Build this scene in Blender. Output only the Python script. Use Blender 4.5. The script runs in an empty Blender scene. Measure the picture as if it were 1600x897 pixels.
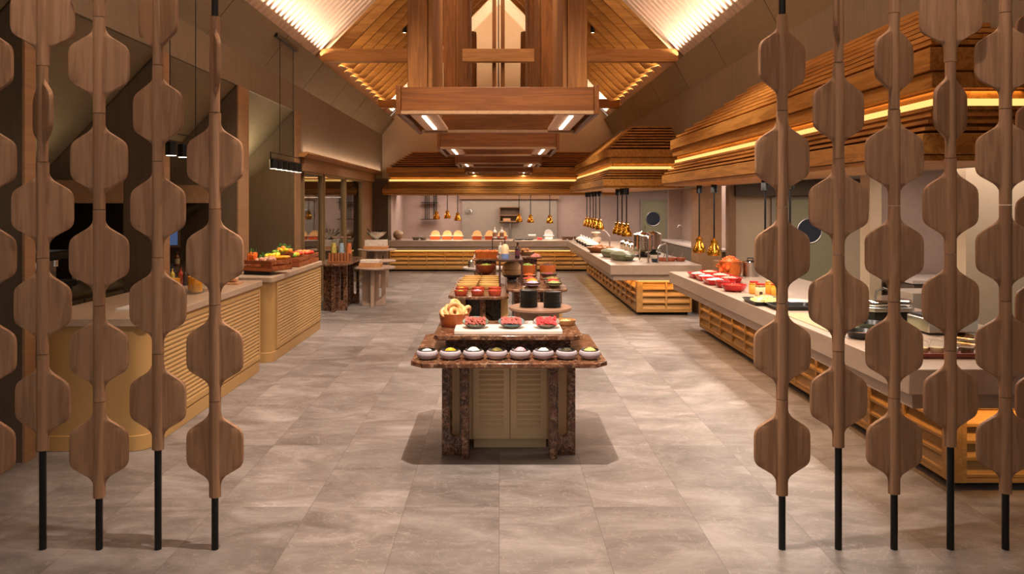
import bpy, bmesh, math, random
from mathutils import Vector, Matrix, Euler
S = bpy.context.scene
COL = S.collection
R = math.radians
random.seed(7)
FX, VX, VY, EYE = 1165.0, 780.0, 316.0, 1.94      # focal length in pixels, vanishing point, eye height

# ---------------------------------------------------------------- camera, world, exposure, room lights, added fills
cam = bpy.data.cameras.new('camera'); camo = bpy.data.objects.new('camera', cam); COL.objects.link(camo)
camo.location = (0, 0, EYE); camo.rotation_euler = (R(90), 0, 0)
cam.sensor_width = 36; cam.lens = 36 * FX / 1600
cam.shift_x = (800 - VX) / 1600; cam.shift_y = -(448.5 - VY) / 1600
cam.clip_start = 0.05; cam.clip_end = 200
S.camera = camo
S.view_settings.view_transform = 'Standard'; S.view_settings.look = 'None'
S.view_settings.gamma = 1; S.view_settings.use_curve_mapping = False
S.view_settings.exposure = 0.0
S.cycles.use_denoising = True
S.cycles.max_bounces = 6; S.cycles.diffuse_bounces = 3; S.cycles.glossy_bounces = 3; S.cycles.transmission_bounces = 6; S.cycles.transparent_max_bounces = 24
S.cycles.sample_clamp_indirect = 4; S.cycles.caustics_reflective = False; S.cycles.caustics_refractive = False
w = bpy.data.worlds.new('world'); S.world = w; w.use_nodes = True
w.node_tree.nodes['Background'].inputs[0].default_value = (1.0, 0.90, 0.80, 1)
w.node_tree.nodes['Background'].inputs[1].default_value = 0.46

WARM = (1.0, 0.60, 0.30); SOFT = (1.0, 0.86, 0.72); GOLD = (1.0, 0.52, 0.16); PINK = (1.0, 0.84, 0.75)
def aim(d): return Vector(d).to_track_quat('-Z', 'Y').to_euler()
def area(loc, size, power, col, d=(0, 0, -1), spread=180):
    l = bpy.data.lights.new('area_light', 'AREA'); l.shape = 'RECTANGLE'; l.size, l.size_y = size
    l.energy = power; l.color = col; l.spread = R(spread)
    o = bpy.data.objects.new('area_light', l); o.location = loc; o.rotation_euler = aim(d); COL.objects.link(o); return o
def strip_y(x, z, y0, y1, power, col, d, wd=0.05, spread=170):    # a light strip running along Y
    l = bpy.data.lights.new('strip_light', 'AREA'); l.shape = 'RECTANGLE'; l.size = wd; l.size_y = y1 - y0
    l.energy = power; l.color = col; l.spread = R(spread)
    o = bpy.data.objects.new('strip_light', l); o.location = (x, (y0 + y1) / 2, z)
    zz = -Vector(d).normalized(); yy = Vector((0, 1, 0)); xx = yy.cross(zz)
    o.rotation_euler = Matrix((xx, yy, zz)).transposed().to_euler(); COL.objects.link(o); return o
def spot(loc, to, power, col, cone=60, r=0.03, blend=0.4):
    l = bpy.data.lights.new('spot_light', 'SPOT'); l.energy = power; l.color = col; l.spot_size = R(cone)
    l.spot_blend = blend; l.shadow_soft_size = r
    o = bpy.data.objects.new('spot_light', l); o.location = loc; o.rotation_euler = aim(Vector(to) - Vector(loc)); COL.objects.link(o); return o

# track spots on the ridge line throw the tables' crisp shadows; added fills are marked
spot((0.0, 3.8, 5.5), (0.05, 5.9, 0.6), 1900, SOFT, 72, 0.02, 0.8)
spot((0.1, 7.3, 5.6), (0.1, 9.6, 0.8), 420, SOFT, 70, 0.03, 0.7)
spot((-1.9, 8.2, 5.4), (-2.0, 9.6, 0), 520, SOFT, 75, 0.05, 0.8)
spot((1.9, 8.2, 5.4), (2.2, 9.2, 0), 640, SOFT, 75, 0.05, 0.8)
spot((-1.8, 11.0, 5.4), (-2.0, 13.2, 0), 760, SOFT, 75, 0.04, 0.8)
spot((1.5, 12.0, 5.4), (1.6, 12.2, 0), 760, SOFT, 75, 0.05, 0.8)
spot((-1.2, 15.8, 5.4), (-1.6, 17.3, 0), 900, SOFT, 80, 0.04, 0.8)
spot((1.2, 15.8, 5.4), (1.2, 16.8, 0), 820, SOFT, 80, 0.05, 0.8)
spot((-1.9, 3.4, 5.2), (-3.4, 5.2, 0), 170, SOFT, 50, 0.05, 0.9)  # unseen side fill, aimed outwards clear of the front table
spot((1.9, 3.4, 5.2), (3.3, 5.6, 0), 190, SOFT, 50, 0.05, 0.9)  # matching unseen fill on the right side
spot((-2.0, 9.4, 5.3), (-3.0, 10.2, 1), 420, SOFT, 50, 0.05, 0.8)  # unseen spot added to brighten the fruit counter
# cove strips at the eaves washing the ribbed ceiling
for s in (-1, 1):
    strip_y(s * 3.19, 4.57, 2.0, 13.3, 165, (1.0, 0.80, 0.62), (-s * 0.69, 0, 0.72), 0.05, 75)
    strip_y(s * 3.19, 4.57, 13.5, 19.7, 70, (1.0, 0.74, 0.44), (-s * 0.69, 0, 0.72), 0.05, 75)
    strip_y(s * 3.19, 4.57, 19.9, 22.3, 85, (1.0, 0.78, 0.56), (-s * 0.69, 0, 0.72), 0.05, 75)
strip_y(-3.44, 2.84, 13.4, 22.2, 26, (1.0, 0.74, 0.56), (-0.25, 0, 1))          # ledge wash on the left wall

strip_y(0.0, 6.9, 2.5, 12.8, 260, (1.0, 0.80, 0.62), (0, 0, -1), .3, 180)            # unseen fill strip added at the ridge to brighten hoods and room
for y0, y1, p in ((10.7, 12.4, 60), (8.2, 9.7, 2.5), (5.8, 7.4, 2)):
    strip_y(-4.25, 2.32, y0, y1, p, (1.0, 0.86, 0.58), (-.55, 0, .8))       # uplights in the aisle bays

# ---------------------------------------------------------------- mesh helpers
class M:
    def __init__(s): s.v = []; s.f = []
    def add(s, v, f, mt=None):
        n = len(s.v)
        s.v += [tuple(mt @ Vector(p)) for p in v] if mt is not None else [tuple(p) for p in v]
        s.f += [tuple(i + n for i in q) for q in f]; return s
    def box(s, x0, x1, y0, y1, z0, z1, mt=None):
        v = [(x, y, z) for x in (x0, x1) for y in (y0, y1) for z in (z0, z1)]
        return s.add(v, [(0, 1, 3, 2), (4, 6, 7, 5), (0, 4, 5, 1), (2, 3, 7, 6), (0, 2, 6, 4), (1, 5, 7, 3)], mt)
    def cbox(s, c, d, rot=(0, 0, 0)):
        mt = Matrix.Translation(c) @ Euler(rot).to_matrix().to_4x4()
        return s.box(-d[0] / 2, d[0] / 2, -d[1] / 2, d[1] / 2, -d[2] / 2, d[2] / 2, mt)
    def prism(s, poly, a0, a1, ax='z', mt=None):
        def P(p, a): return {'z': (p[0], p[1], a), 'y': (p[0], a, p[1]), 'x': (a, p[0], p[1])}[ax]
        n = len(poly)
        v = [P(p, a0) for p in poly] + [P(p, a1) for p in poly]
        f = [tuple(range(n)), tuple(range(2 * n - 1, n - 1, -1))] + [(i, (i + 1) % n, n + (i + 1) % n, n + i) for i in range(n)]
        return s.add(v, f, mt)
    def loft(s, rings, cap=True, mt=None):
        n = len(rings[0]); v = [p for r in rings for p in r]; f = []
        for k in range(len(rings) - 1):
            for i in range(n):
                j = (i + 1) % n; f.append((k * n + i, k * n + j, (k + 1) * n + j, (k + 1) * n + i))
        if cap: f += [tuple(range(n)), tuple(range(len(v) - n, len(v)))]
        return s.add(v, f, mt)
    def lathe(s, prof, c=(0, 0, 0), seg=24, sx=1, sy=1, mt=None):
        rings = [[(c[0] + max(r, 1e-4) * sx * math.cos(2 * math.pi * i / seg), c[1] + max(r, 1e-4) * sy * math.sin(2 * math.pi * i / seg), c[2] + z) for i in range(seg)] for r, z in prof]
        return s.loft(rings, True, mt)
    def cyl(s, p0, p1, r, seg=12, r1=None):
        p0, p1 = Vector(p0), Vector(p1); q = (p1 - p0).to_track_quat('Z', 'Y').to_matrix().to_4x4(); L = (p1 - p0).length
        return s.lathe([(r, 0), (r if r1 is None else r1, L)], seg=seg, mt=Matrix.Translation(p0) @ q)
    def tube(s, pts, r, seg=8):
        pts = [Vector(p) for p in pts]; rings = []
        for i, p in enumerate(pts):
            t = (pts[min(i + 1, len(pts) - 1)] - pts[max(i - 1, 0)]).normalized()
            q = t.to_track_quat('Z', 'Y').to_matrix()
            rr = r[i] if isinstance(r, (list, tuple)) else r
            rings.append([p + q @ Vector((rr * math.cos(2 * math.pi * k / seg), rr * math.sin(2 * math.pi * k / seg), 0)) for k in range(seg)])
        return s.loft(rings)
    def ball(s, c, r, seg=12, rot=None, jit=0):
        if not isinstance(r, (tuple, list)): r = (r, r, r)
        mt = Matrix.Translation(c) @ (Euler(rot).to_matrix().to_4x4() if rot else Matrix.Identity(4))
        rings = []
        for k in range(1, seg // 2):
            a = math.pi * k / (seg // 2)
            rings.append([(r[0] * math.sin(a) * math.cos(2 * math.pi * i / seg) * (1 + jit * (random.random() - .5)), r[1] * math.sin(a) * math.sin(2 * math.pi * i / seg) * (1 + jit * (random.random() - .5)), -r[2] * math.cos(a)) for i in range(seg)])
        n = len(s.v); s.loft(rings, False, mt)
        a = len(s.v); s.v += [tuple(mt @ Vector((0, 0, -r[2]))), tuple(mt @ Vector((0, 0, r[2])))]
        for i in range(seg):
            j = (i + 1) % seg
            s.f.append((n + i, n + j, a)); s.f.append((a - seg + i, a - seg + j, a + 1))
        return s
    def torus(s, c, R0, r, rot=(0, 0, 0), n=20, m=8):
        mt = Matrix.Translation(c) @ Euler(rot).to_matrix().to_4x4(); v = []; f = []
        for i in range(n):
            a = 2 * math.pi * i / n
            for j in range(m):
                b = 2 * math.pi * j / m; q = R0 + r * math.cos(b)
                v.append((q * math.cos(a), q * math.sin(a), r * math.sin(b)))
                f.append((i * m + j, ((i + 1) % n) * m + j, ((i + 1) % n) * m + (j + 1) % m, i * m + (j + 1) % m))
        return s.add(v, f, mt)
    def build(s, name, mat, parent=None, loc=(0, 0, 0), rz=0, bevel=0, smooth=True):
        me = bpy.data.meshes.new(name); me.from_pydata(s.v, [], s.f)
        bm = bmesh.new(); bm.from_mesh(me); bmesh.ops.recalc_face_normals(bm, faces=bm.faces); bm.to_mesh(me); bm.free()
        me.materials.append(mat)
        if smooth:
            me.polygons.foreach_set('use_smooth', [True] * len(me.polygons)); me.set_sharp_from_angle(angle=R(32))
        me.update()
        o = bpy.data.objects.new(name, me); COL.objects.link(o); o.location = loc; o.rotation_euler = (0, 0, rz)
        if parent: o.parent = parent
        if bevel:
            b = o.modifiers.new('bevel', 'BEVEL'); b.width = bevel; b.segments = 2; b.limit_method = 'ANGLE'; b.angle_limit = R(50)
        return o

def tag(o, label=None, cat=None, group=None, kind=None):
    if label: o['label'] = label
    if cat: o['category'] = cat
    if group: o['group'] = group
    if kind: o['kind'] = kind
    return o
def thing(name, label, cat, loc=(0, 0, 0), rz=0, group=None):
    o = bpy.data.objects.new(name, None); COL.objects.link(o); o.location = loc; o.rotation_euler = (0, 0, rz)
    o.empty_display_size = 0.1
    return tag(o, label, cat, group)
def struct(name, m, mat, **k): return tag(m.build(name, mat, **k), kind='structure')
def dup(root, loc=None, rz=None, label=None, group=None, scale=None):
    kids = list(root.children); r = root.copy(); COL.objects.link(r)
    if loc is not None: r.location = loc
    if rz is not None: r.rotation_euler = (0, 0, rz)
    if scale: r.scale = (scale,) * 3
    if label: r['label'] = label
    if group: r['group'] = group
    for ch in kids:
        c = ch.copy(); COL.objects.link(c); c.parent = r
        for g in ch.children:
            d = g.copy(); COL.objects.link(d); d.parent = c
    return r
def PX(px, Y): return (px - VX) * Y / FX
def PZ(py, Y): return EYE - (py - VY) * Y / FX
def YF(py, z=0): return (EYE - z) * FX / (py - VY)

def rrect(x0, x1, y0, y1, r, n=5):
    out = []
    for cx, cy, a in ((x1 - r, y1 - r, 0), (x0 + r, y1 - r, 90), (x0 + r, y0 + r, 180), (x1 - r, y0 + r, 270)):
        for i in range(n + 1):
            t = R(a + 90 * i / n); out.append((cx + r * math.cos(t), cy + r * math.sin(t)))
    return out
def octo(x0, x1, y0, y1, c): return [(x0 + c, y0), (x1 - c, y0), (x1, y0 + c), (x1, y1 - c), (x1 - c, y1), (x0 + c, y1), (x0, y1 - c), (x0, y0 + c)]

# ---------------------------------------------------------------- materials
def srgb(c):
    f = lambda u: u / 12.92 if u <= 0.04045 else ((u + 0.055) / 1.055) ** 2.4
    return tuple(f(x / 255) for x in c) + (1,)
class NT:
    def __init__(s, name):
        s.m = bpy.data.materials.new(name); s.m.use_nodes = True; s.t = s.m.node_tree
        s.b = s.t.nodes['Principled BSDF']; s.tc = None
    def n(s, typ, **k):
        x = s.t.nodes.new(typ)
        for a, v in k.items():
            if a.startswith('i_'): x.inputs[int(a[2:])].default_value = v
            else: setattr(x, a, v)
        return x
    def l(s, a, b): s.t.links.new(a, b)
    def coord(s, scale=(1, 1, 1), rand=False, rot=(0, 0, 0)):
        tc = s.n('ShaderNodeTexCoord'); mp = s.n('ShaderNodeMapping'); mp.inputs['Scale'].default_value = scale; mp.inputs['Rotation'].default_value = rot
        s.l(tc.outputs['Object'], mp.inputs[0])
        if rand:
            oi = s.n('ShaderNodeObjectInfo'); mu = s.n('ShaderNodeMath', operation='MULTIPLY'); mu.inputs[1].default_value = 37.0
            s.l(oi.outputs['Random'], mu.inputs[0]); cx = s.n('ShaderNodeCombineXYZ')
            for i in range(3): s.l(mu.outputs[0], cx.inputs[i])
            s.l(cx.outputs[0], mp.inputs['Location'])
        return mp.outputs[0]
    def noise(s, co, scale, detail=4, rough=0.55, dist=0.0):
        x = s.n('ShaderNodeTexNoise'); x.inputs['Scale'].default_value = scale; x.inputs['Detail'].default_value = detail
        x.inputs['Roughness'].default_value = rough; x.inputs['Distortion'].default_value = dist; s.l(co, x.inputs['Vector']); return x.outputs['Fac']
    def ramp(s, fac, stops):
        x = s.n('ShaderNodeValToRGB'); e = x.color_ramp.elements
        e[0].position, e[0].color = stops[0]; e[1].position, e[1].color = stops[-1]
        for p, c in stops[1:-1]: q = e.new(p); q.color = c
        s.l(fac, x.inputs[0]); return x.outputs[0]
    def mix(s, fac, a, b, mode='MIX'):
        x = s.n('ShaderNodeMix', data_type='RGBA', blend_type=mode)
        for v, i in ((fac, 0), (a, 6), (b, 7)):
            if isinstance(v, (float, int)): x.inputs[i].default_value = v
            elif isinstance(v, tuple): x.inputs[i].default_value = v
            else: s.l(v, x.inputs[i])
        return x.outputs[2]
    def bump(s, fac, strength=0.2, dist=0.01):
        x = s.n('ShaderNodeBump'); x.inputs['Strength'].default_value = strength; x.inputs['Distance'].default_value = dist
        s.l(fac, x.inputs['Height']); s.l(x.outputs[0], s.b.inputs['Normal'])
def plain(name, c, rough=0.5, metal=0.0, vary=0.12, scale=6.0, spec=0.5, emit=None, es=0):
    k = NT(name); c = srgb(c)
    if vary:
        f = k.noise(k.coord(rand=True), scale)
        lo = tuple(x * (1 - vary) for x in c[:3]) + (1,); hi = tuple(min(1, x * (1 + vary)) for x in c[:3]) + (1,)
        k.l(k.ramp(f, [(0.3, lo), (0.7, hi)]), k.b.inputs['Base Color'])
    else: k.b.inputs['Base Color'].default_value = c
    k.b.inputs['Roughness'].default_value = rough; k.b.inputs['Metallic'].default_value = metal
    k.b.inputs['Specular IOR Level'].default_value = spec
    if emit: k.b.inputs['Emission Color'].default_value = emit + (1,); k.b.inputs['Emission Strength'].default_value = es
    return k.m
def wood(name, dark, light, axis='x', rough=0.5, scale=1.0, rings=0.55, rand=True):
    k = NT(name); st = {'x': (0.35, 5, 5), 'y': (5, 0.35, 5), 'z': (5, 5, 0.35)}[axis]
    co = k.coord(tuple(v * scale for v in st), rand=rand)
    a = k.noise(co, 2.2, 3, 0.6, 0.6)
    wv = k.n('ShaderNodeMath', operation='MULTIPLY'); wv.inputs[1].default_value = 26; k.l(a, wv.inputs[0])
    sn = k.n('ShaderNodeMath', operation='SINE'); k.l(wv.outputs[0], sn.inputs[0])
    ab = k.n('ShaderNodeMath', operation='MULTIPLY_ADD'); ab.inputs[1].default_value = 0.5; ab.inputs[2].default_value = 0.5; k.l(sn.outputs[0], ab.inputs[0])
    fine = k.noise(co, 16, 4, 0.7)
    mx = k.mix(rings, fine, ab.outputs[0])
    big = k.noise(k.coord((0.6, 0.6, 0.6), rand=rand), 1.2, 2)
    col = k.ramp(mx, [(0.15, srgb(dark)), (0.8, srgb(light))])
    col = k.mix(0.5, col, k.ramp(big, [(0.3, (0.75, 0.75, 0.75, 1)), (0.7, (1, 1, 1, 1))]), 'MULTIPLY')
    k.l(col, k.b.inputs['Base Color']); k.b.inputs['Roughness'].default_value = rough; k.b.inputs['Specular IOR Level'].default_value = 0.22
    k.bump(mx, 0.12, 0.003)
    return k.m
def emis(name, c, s):
    k = NT(name); k.b.inputs['Base Color'].default_value = (0.05, 0.04, 0.03, 1)
    k.b.inputs['Emission Color'].default_value = tuple(c) + (1,); k.b.inputs['Emission Strength'].default_value = s; return k.m
def marble(name, base, dark, vein, rough=0.2, sc=9.0, amt=0.5):
    k = NT(name); co = k.coord()
    n1 = k.noise(co, sc, 6, 0.65, 1.2); n2 = k.noise(co, sc * 2.3, 5, 0.7, 0.6)
    vo = k.n('ShaderNodeTexVoronoi', feature='DISTANCE_TO_EDGE'); vo.inputs['Scale'].default_value = sc * 1.1
    dm = k.mix(0.12, co, k.n('ShaderNodeTexNoise').outputs['Color']); k.l(dm, vo.inputs['Vector'])
    c = k.ramp(n1, [(0.36, srgb(dark)), (0.62, srgb(base))])
    c = k.mix(k.ramp(n2, [(0.52, (0, 0, 0, 1)), (0.68, (1, 1, 1, 1))]), c, srgb(vein))
    c = k.mix(k.ramp(vo.outputs['Distance'], [(0.0, (amt, amt, amt, 1)), (0.05, (0, 0, 0, 1))]), c, srgb(vein))
    k.l(c, k.b.inputs['Base Color']); k.b.inputs['Roughness'].default_value = rough; return k.m
def stone(name, c, rough=0.45, var=0.13, sc=3.0, st=(1, 1, 1)):
    k = NT(name); c = srgb(c); co = k.coord(st); f = k.noise(co, sc, 7, 0.68, 0.5); g = k.noise(co, sc * 9, 4, 0.7)
    m = k.mix(0.35, f, g)
    lo = tuple(x * (1 - 1.6 * var) for x in c[:3]) + (1,); hi = tuple(min(1, x * (1 + 1.4 * var)) for x in c[:3]) + (1,)
    k.l(k.ramp(m, [(0.32, lo), (0.66, hi)]), k.b.inputs['Base Color']); k.b.inputs['Roughness'].default_value = rough
    k.bump(g, 0.08, 0.003); return k.m
def floor_mat():
    k = NT('stone_tile'); tc = k.n('ShaderNodeTexCoord'); sp = k.n('ShaderNodeSeparateXYZ'); k.l(tc.outputs['Object'], sp.inputs[0])
    def mth(op, a, b=None):
        x = k.n('ShaderNodeMath', operation=op)
        for i, v in enumerate((a, b)):
            if v is None: continue
            if isinstance(v, (int, float)): x.inputs[i].default_value = v
            else: k.l(v, x.inputs[i])
        return x.outputs[0]
    u = mth('DIVIDE', sp.outputs[0], 0.6); v = mth('DIVIDE', mth('SUBTRACT', sp.outputs[1], 4.748), 1.2)
    cu, cv = mth('FLOOR', u), mth('FLOOR', v); fu, fv = mth('FRACT', u), mth('FRACT', v)
    cb = k.n('ShaderNodeCombineXYZ'); k.l(cu, cb.inputs[0]); k.l(cv, cb.inputs[1])
    wn = k.n('ShaderNodeTexWhiteNoise', noise_dimensions='3D'); k.l(cb.outputs[0], wn.inputs['Vector'])
    du = mth('MULTIPLY', mth('MINIMUM', fu, mth('SUBTRACT', 1.0, fu)), 0.6); dv = mth('MULTIPLY', mth('MINIMUM', fv, mth('SUBTRACT', 1.0, fv)), 1.2)
    gr = mth('MAXIMUM', mth('MULTIPLY', mth('LESS_THAN', du, 0.0020), 0.75), mth('MULTIPLY', mth('LESS_THAN', dv, 0.0020), 0.35))
    off = k.n('ShaderNodeVectorMath', operation='MULTIPLY_ADD'); off.inputs[1].default_value = (17, 23, 5); k.l(wn.outputs['Color'], off.inputs[0]); k.l(tc.outputs['Object'], off.inputs[2])
    st = k.n('ShaderNodeMapping'); st.inputs['Scale'].default_value = (1.2, 2.4, 1); st.inputs['Rotation'].default_value = (0, 0, 0.7); k.l(off.outputs[0], st.inputs[0])
    f1 = k.noise(st.outputs[0], 1.3, 8, 0.62, 1.0); f2 = k.noise(st.outputs[0], 9, 5, 0.7)
    c = k.ramp(f1, [(0.3, srgb((106, 96, 91))), (0.5, srgb((134, 124, 119))), (0.7, srgb((164, 154, 149)))])
    c = k.mix(0.25, c, k.ramp(f2, [(0.3, (0.62, 0.6, 0.58, 1)), (0.7, (1, 1, 1, 1))]), 'MULTIPLY')
    vein = k.noise(st.outputs[0], 2.1, 5, 0.6, 2.4); ve = mth('ABSOLUTE', mth('SUBTRACT', vein, 0.5))
    c = k.mix(k.ramp(ve, [(0.0, (0.34, 0.34, 0.34, 1)), (0.012, (0, 0, 0, 1))]), c, srgb((205, 192, 182)))
    tone = k.ramp(wn.outputs['Value'], [(0, (0.72, 0.71, 0.71, 1)), (1, (1.08, 1.07, 1.07, 1))])
    c = k.mix(1.0, c, tone, 'MULTIPLY'); c = k.mix(gr, c, srgb((84, 74, 68)))
    k.l(c, k.b.inputs['Base Color']); k.b.inputs['Roughness'].default_value = 0.42
    k.b.inputs['Specular IOR Level'].default_value = 0.4
    return k.m
MT = dict(
    floor=floor_mat(),
    oak=wood('screen_oak', (136, 98, 72), (170, 128, 96), 'z', 0.5, 1.0, 0.36),
    hood=wood('hood_walnut', (146, 94, 40), (196, 136, 66), 'y', 0.42, 0.9, 0.4),
    hoodx=wood('hood_walnut_cross', (146, 94, 40), (196, 136, 66), 'x', 0.42, 0.9, 0.4),
    timber=wood('roof_timber', (116, 74, 34), (158, 108, 56), 'x', 0.5, 0.8, 0.35),
    timbz=wood('post_timber', (106, 62, 24), (148, 94, 42), 'z', 0.5, 0.8, 0.35),
    fboard=wood('frame_walnut', (86, 46, 16), (118, 68, 28), 'x', 0.42, 0.9, 0.35),
    fboardy=wood('frame_walnut_side', (86, 46, 16), (118, 68, 28), 'y', 0.42, 0.9, 0.35),
    beam=wood('tie_beam_wood', (150, 100, 52), (190, 136, 80), 'x', 0.5, 0.8, 0.3),
    rafter=wood('rafter_wood', (134, 90, 42), (180, 128, 68), 'x', 0.5, 0.8, 0.3),
    taupe=wood('taupe_panelling', (114, 98, 80), (138, 120, 98), 'z', 0.55, 0.9, 0.15),
    taupey=wood('taupe_soffit', (130, 116, 92), (152, 136, 110), 'y', 0.5, 0.5, 0.12),
    tan=wood('tan_trim', (134, 98, 68), (160, 122, 88), 'y', 0.5, 0.8, 0.2),
    brown=wood('dark_brown_panel', (80, 64, 48), (98, 80, 61), 'z', 0.6, 0.9, 0.15),
    cream=plain('cream_ceiling', (238, 210, 186), 0.8, vary=0.05),
    beige=stone('beige_plaster', (196, 172, 142), 0.85, 0.05, 1.2),
    pinkw=stone('pink_plaster', (176, 150, 136), 0.8, 0.08, 1.6),
    greyw=stone('grey_plaster', (150, 136, 120), 0.7, 0.08, 1.4),
    olive=stone('olive_panel', (150, 142, 108), 0.6, 0.04, 1.0),
    mustard=plain('mustard_lacquer', (178, 138, 84), 0.5, vary=0.05, scale=1.5),
    honey=wood('honey_louvre_wood', (168, 122, 66), (204, 158, 96), 'y', 0.45, 0.9, 0.3),
    honeyx=wood('honey_louvre_wood_cross', (168, 122, 66), (204, 158, 96), 'x', 0.45, 0.9, 0.3),
    slab=stone('beige_stone_slab', (164, 140, 120), 0.35, 0.09, 4.0, (1, .4, 1)),
    ltop=stone('taupe_stone_top', (176, 150, 126), 0.3, 0.12, 5.0),
    emp=marble('brown_marble', (112, 70, 48), (58, 34, 24), (176, 136, 106), 0.18, 10, 0.5),
    khaki_lit=plain('khaki_lacquer_lit', (212, 180, 138), 0.5, vary=0.05, scale=1.5),  # albedo raised to stand in for frontal light on the cabinet
    empd=marble('dark_brown_marble', (112, 70, 48), (34, 20, 15), (176, 136, 106), 0.22, 13, 0.6),
    trav=stone('travertine', (178, 150, 130), 0.4, 0.12, 4.0),
    walnutm=wood('pale_round_top', (128, 96, 78), (158, 122, 100), 'x', 0.4, 0.8, 0.2),
    black=plain('black_metal', (16, 14, 13), 0.35, 0.3, vary=0),
    blackc=plain('black_ceramic', (26, 24, 24), 0.3, vary=0.1),
    dark=plain('dark_void', (30, 22, 17), 0.8, vary=0.1),
    steel=plain('brushed_steel', (190, 182, 172), 0.28, 1.0, vary=0.05),
    chrome=plain('chrome', (220, 214, 205), 0.08, 1.0, vary=0),
    gold=plain('gold_glass', (214, 150, 52), 0.12, 0.95, vary=0.25, scale=30),
    white=plain('white_porcelain', (228, 220, 212), 0.3, vary=0.03),
    lilac=plain('grey_lilac_ceramic', (172, 160, 166), 0.4, vary=0.06),
    ovenm=plain('bronze_steel_front', (98, 84, 58), 0.35, 0.6, vary=0.05),
    bronze=plain('bronze_window_frame', (150, 122, 84), 0.35, 0.35, vary=0.05),
    led=emis('led_gold', (1.0, 0.58, 0.16), 1.45),
    ledw=emis('led_white', (1.0, 0.84, 0.68), 5.0),
    bulb=emis('bulb_glow', (1.0, 0.84, 0.64), 4.0),
)
def thin_glass(name, tint, ior):
    g = NT(name); lw = g.n('ShaderNodeLayerWeight'); lw.inputs[0].default_value = 0.5; pw = g.n('ShaderNodeMath', operation='POWER'); pw.inputs[1].default_value = 4.0; g.l(lw.outputs['Facing'], pw.inputs[0]); fr = g.n('ShaderNodeMath', operation='MULTIPLY_ADD'); fr.inputs[1].default_value = ior - 1.0; fr.inputs[2].default_value = 0.05; g.l(pw.outputs[0], fr.inputs[0])
    tr = g.n('ShaderNodeBsdfTransparent'); tr.inputs[0].default_value = tint; gl = g.n('ShaderNodeBsdfGlossy'); gl.inputs['Roughness'].default_value = 0.02
    mx = g.n('ShaderNodeMixShader'); g.l(fr.outputs[0], mx.inputs[0]); g.l(tr.outputs[0], mx.inputs[1]); g.l(gl.outputs[0], mx.inputs[2])
    g.l(mx.outputs[0], g.t.nodes['Material Output'].inputs['Surface']); return g.m
MT['glass'] = thin_glass('clear_glass', (0.96, 0.97, 0.96, 1), 1.4)
MT['pane'] = thin_glass('window_glass', (0.86, 0.86, 0.80, 1), 1.85)
def P(c, rough=0.5, vary=0.15, scale=20, metal=0):
    key = ('p', c, rough, metal)
    if key not in MT: MT[key] = plain('colour_%d_%d_%d' % c, c, rough, metal, vary, scale)
    return MT[key]
# ================================================================ THE SETTING
YB = 22.5
struct('floor', M().box(-9, 9, -1, 26, -0.1, 0), MT['floor'])
# ribbed pitched ceiling
XE, ZE, ZA = 3.13, 4.78, 7.98
SL = (ZA - ZE) / XE
for s, nm in ((-1, 'ceiling_left'), (1, 'ceiling_right')):
    m = M(); x0 = s * (XE + .47); z0 = ZE - .47 * SL + .0
    m.prism([(x0, z0), (0, ZA), (0, ZA + .2), (x0, z0 + .2)], 1.5, YB, 'y')
    y = 1.6
    while y < YB - .1:
        if not 13.4 < y < 19.7: m.prism([(x0, z0 - .065), (0, ZA - .065), (0, ZA + .02), (x0, z0 + .02)], y, y + .1, 'y')
        y += .2
    struct(nm, m, MT['cream'], smooth=False)
# sloping timber soffit above each side aisle
struct('trim_1', M().prism([(-3.16, 4.45), (-3.53, 3.97), (-3.62, 3.97), (-3.62, 4.42), (-3.24, 4.50)], 1.5, YB, 'y'), MT['taupey'])
struct('trim_2', M().prism([(3.16, 4.45), (3.42, 3.97), (3.55, 3.97), (3.62, 4.42), (3.24, 4.50)], 1.5, YB, 'y'), MT['taupey'])
# soffit seams
for i in range(9):
    y = 4.6 + 2.2 * i
    for s, n in ((-1, 0), (1, 1)):
        xl = 3.53 if s < 0 else 3.42
        struct('trim_%d' % (3 + 2 * i + n), M().prism([(s * 3.158, 4.447), (s * xl, 3.968), (s * (xl + .012), 3.968), (s * 3.17, 4.447)], y, y + .008, 'y'), MT['dark'])
# left aisle: fascia, lean-to ceiling, partitions
struct('wall_left', M().box(-3.62, -3.53, 1.5, 13.1, 3.52, 3.97), MT['taupe'])
struct('wall_left_far', M().box(-3.62, -3.53, 13.1, YB, 2.6, 3.97), MT['taupe'])
struct('ceiling_aisle', M().prism([(-3.53, 3.56), (-5.0, 2.0), (-8.2, 2.0), (-8.2, 2.15), (-5.06, 2.12), (-3.6, 3.70)], 1.5, 13.1, 'y'), MT['taupey'], smooth=False)
def partition(n, y0, y1, solid=False):
    t = thing('partition', n[0], 'partition', (0, y0, 0)); d = y1 - y0
    slope = lambda x: 3.55 - (abs(x) - 3.53) * 1.061
    xb = -4.95; zb = 2.17
    M().prism([(-3.545, zb if not solid else 0), (-3.545, slope(-3.545)), (xb, slope(xb)), (xb, zb if not solid else 0)], .005, d - .005, 'y').build('upper_panel', MT['brown'], t)
    if not solid:
        M().box(-3.93, -3.545, .005, d - .005, 0, zb).build('pier_panel', MT['brown'], t)
        M().box(-6.6, -3.93, -.02, d, 1.93, 2.17).build('header_beam', MT['tan'], t)
        M().box(-8.0, -6.6, 0, d, 0, 2.2).build('outer_panel', MT['brown'], t)
    else:
        M().box(-8.0, xb, .005, d, 0, 2.2).build('outer_panel', MT['brown'], t)
    M().box(-3.545, -3.525, 0, d, 0, 3.53).build('end_jamb', MT['tan'], t)
    tag(t, kind='structure')
partition(['brown timber partition nearest the camera in the left aisle, behind the outermost paddles'], 5.54, 5.67)
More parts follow.
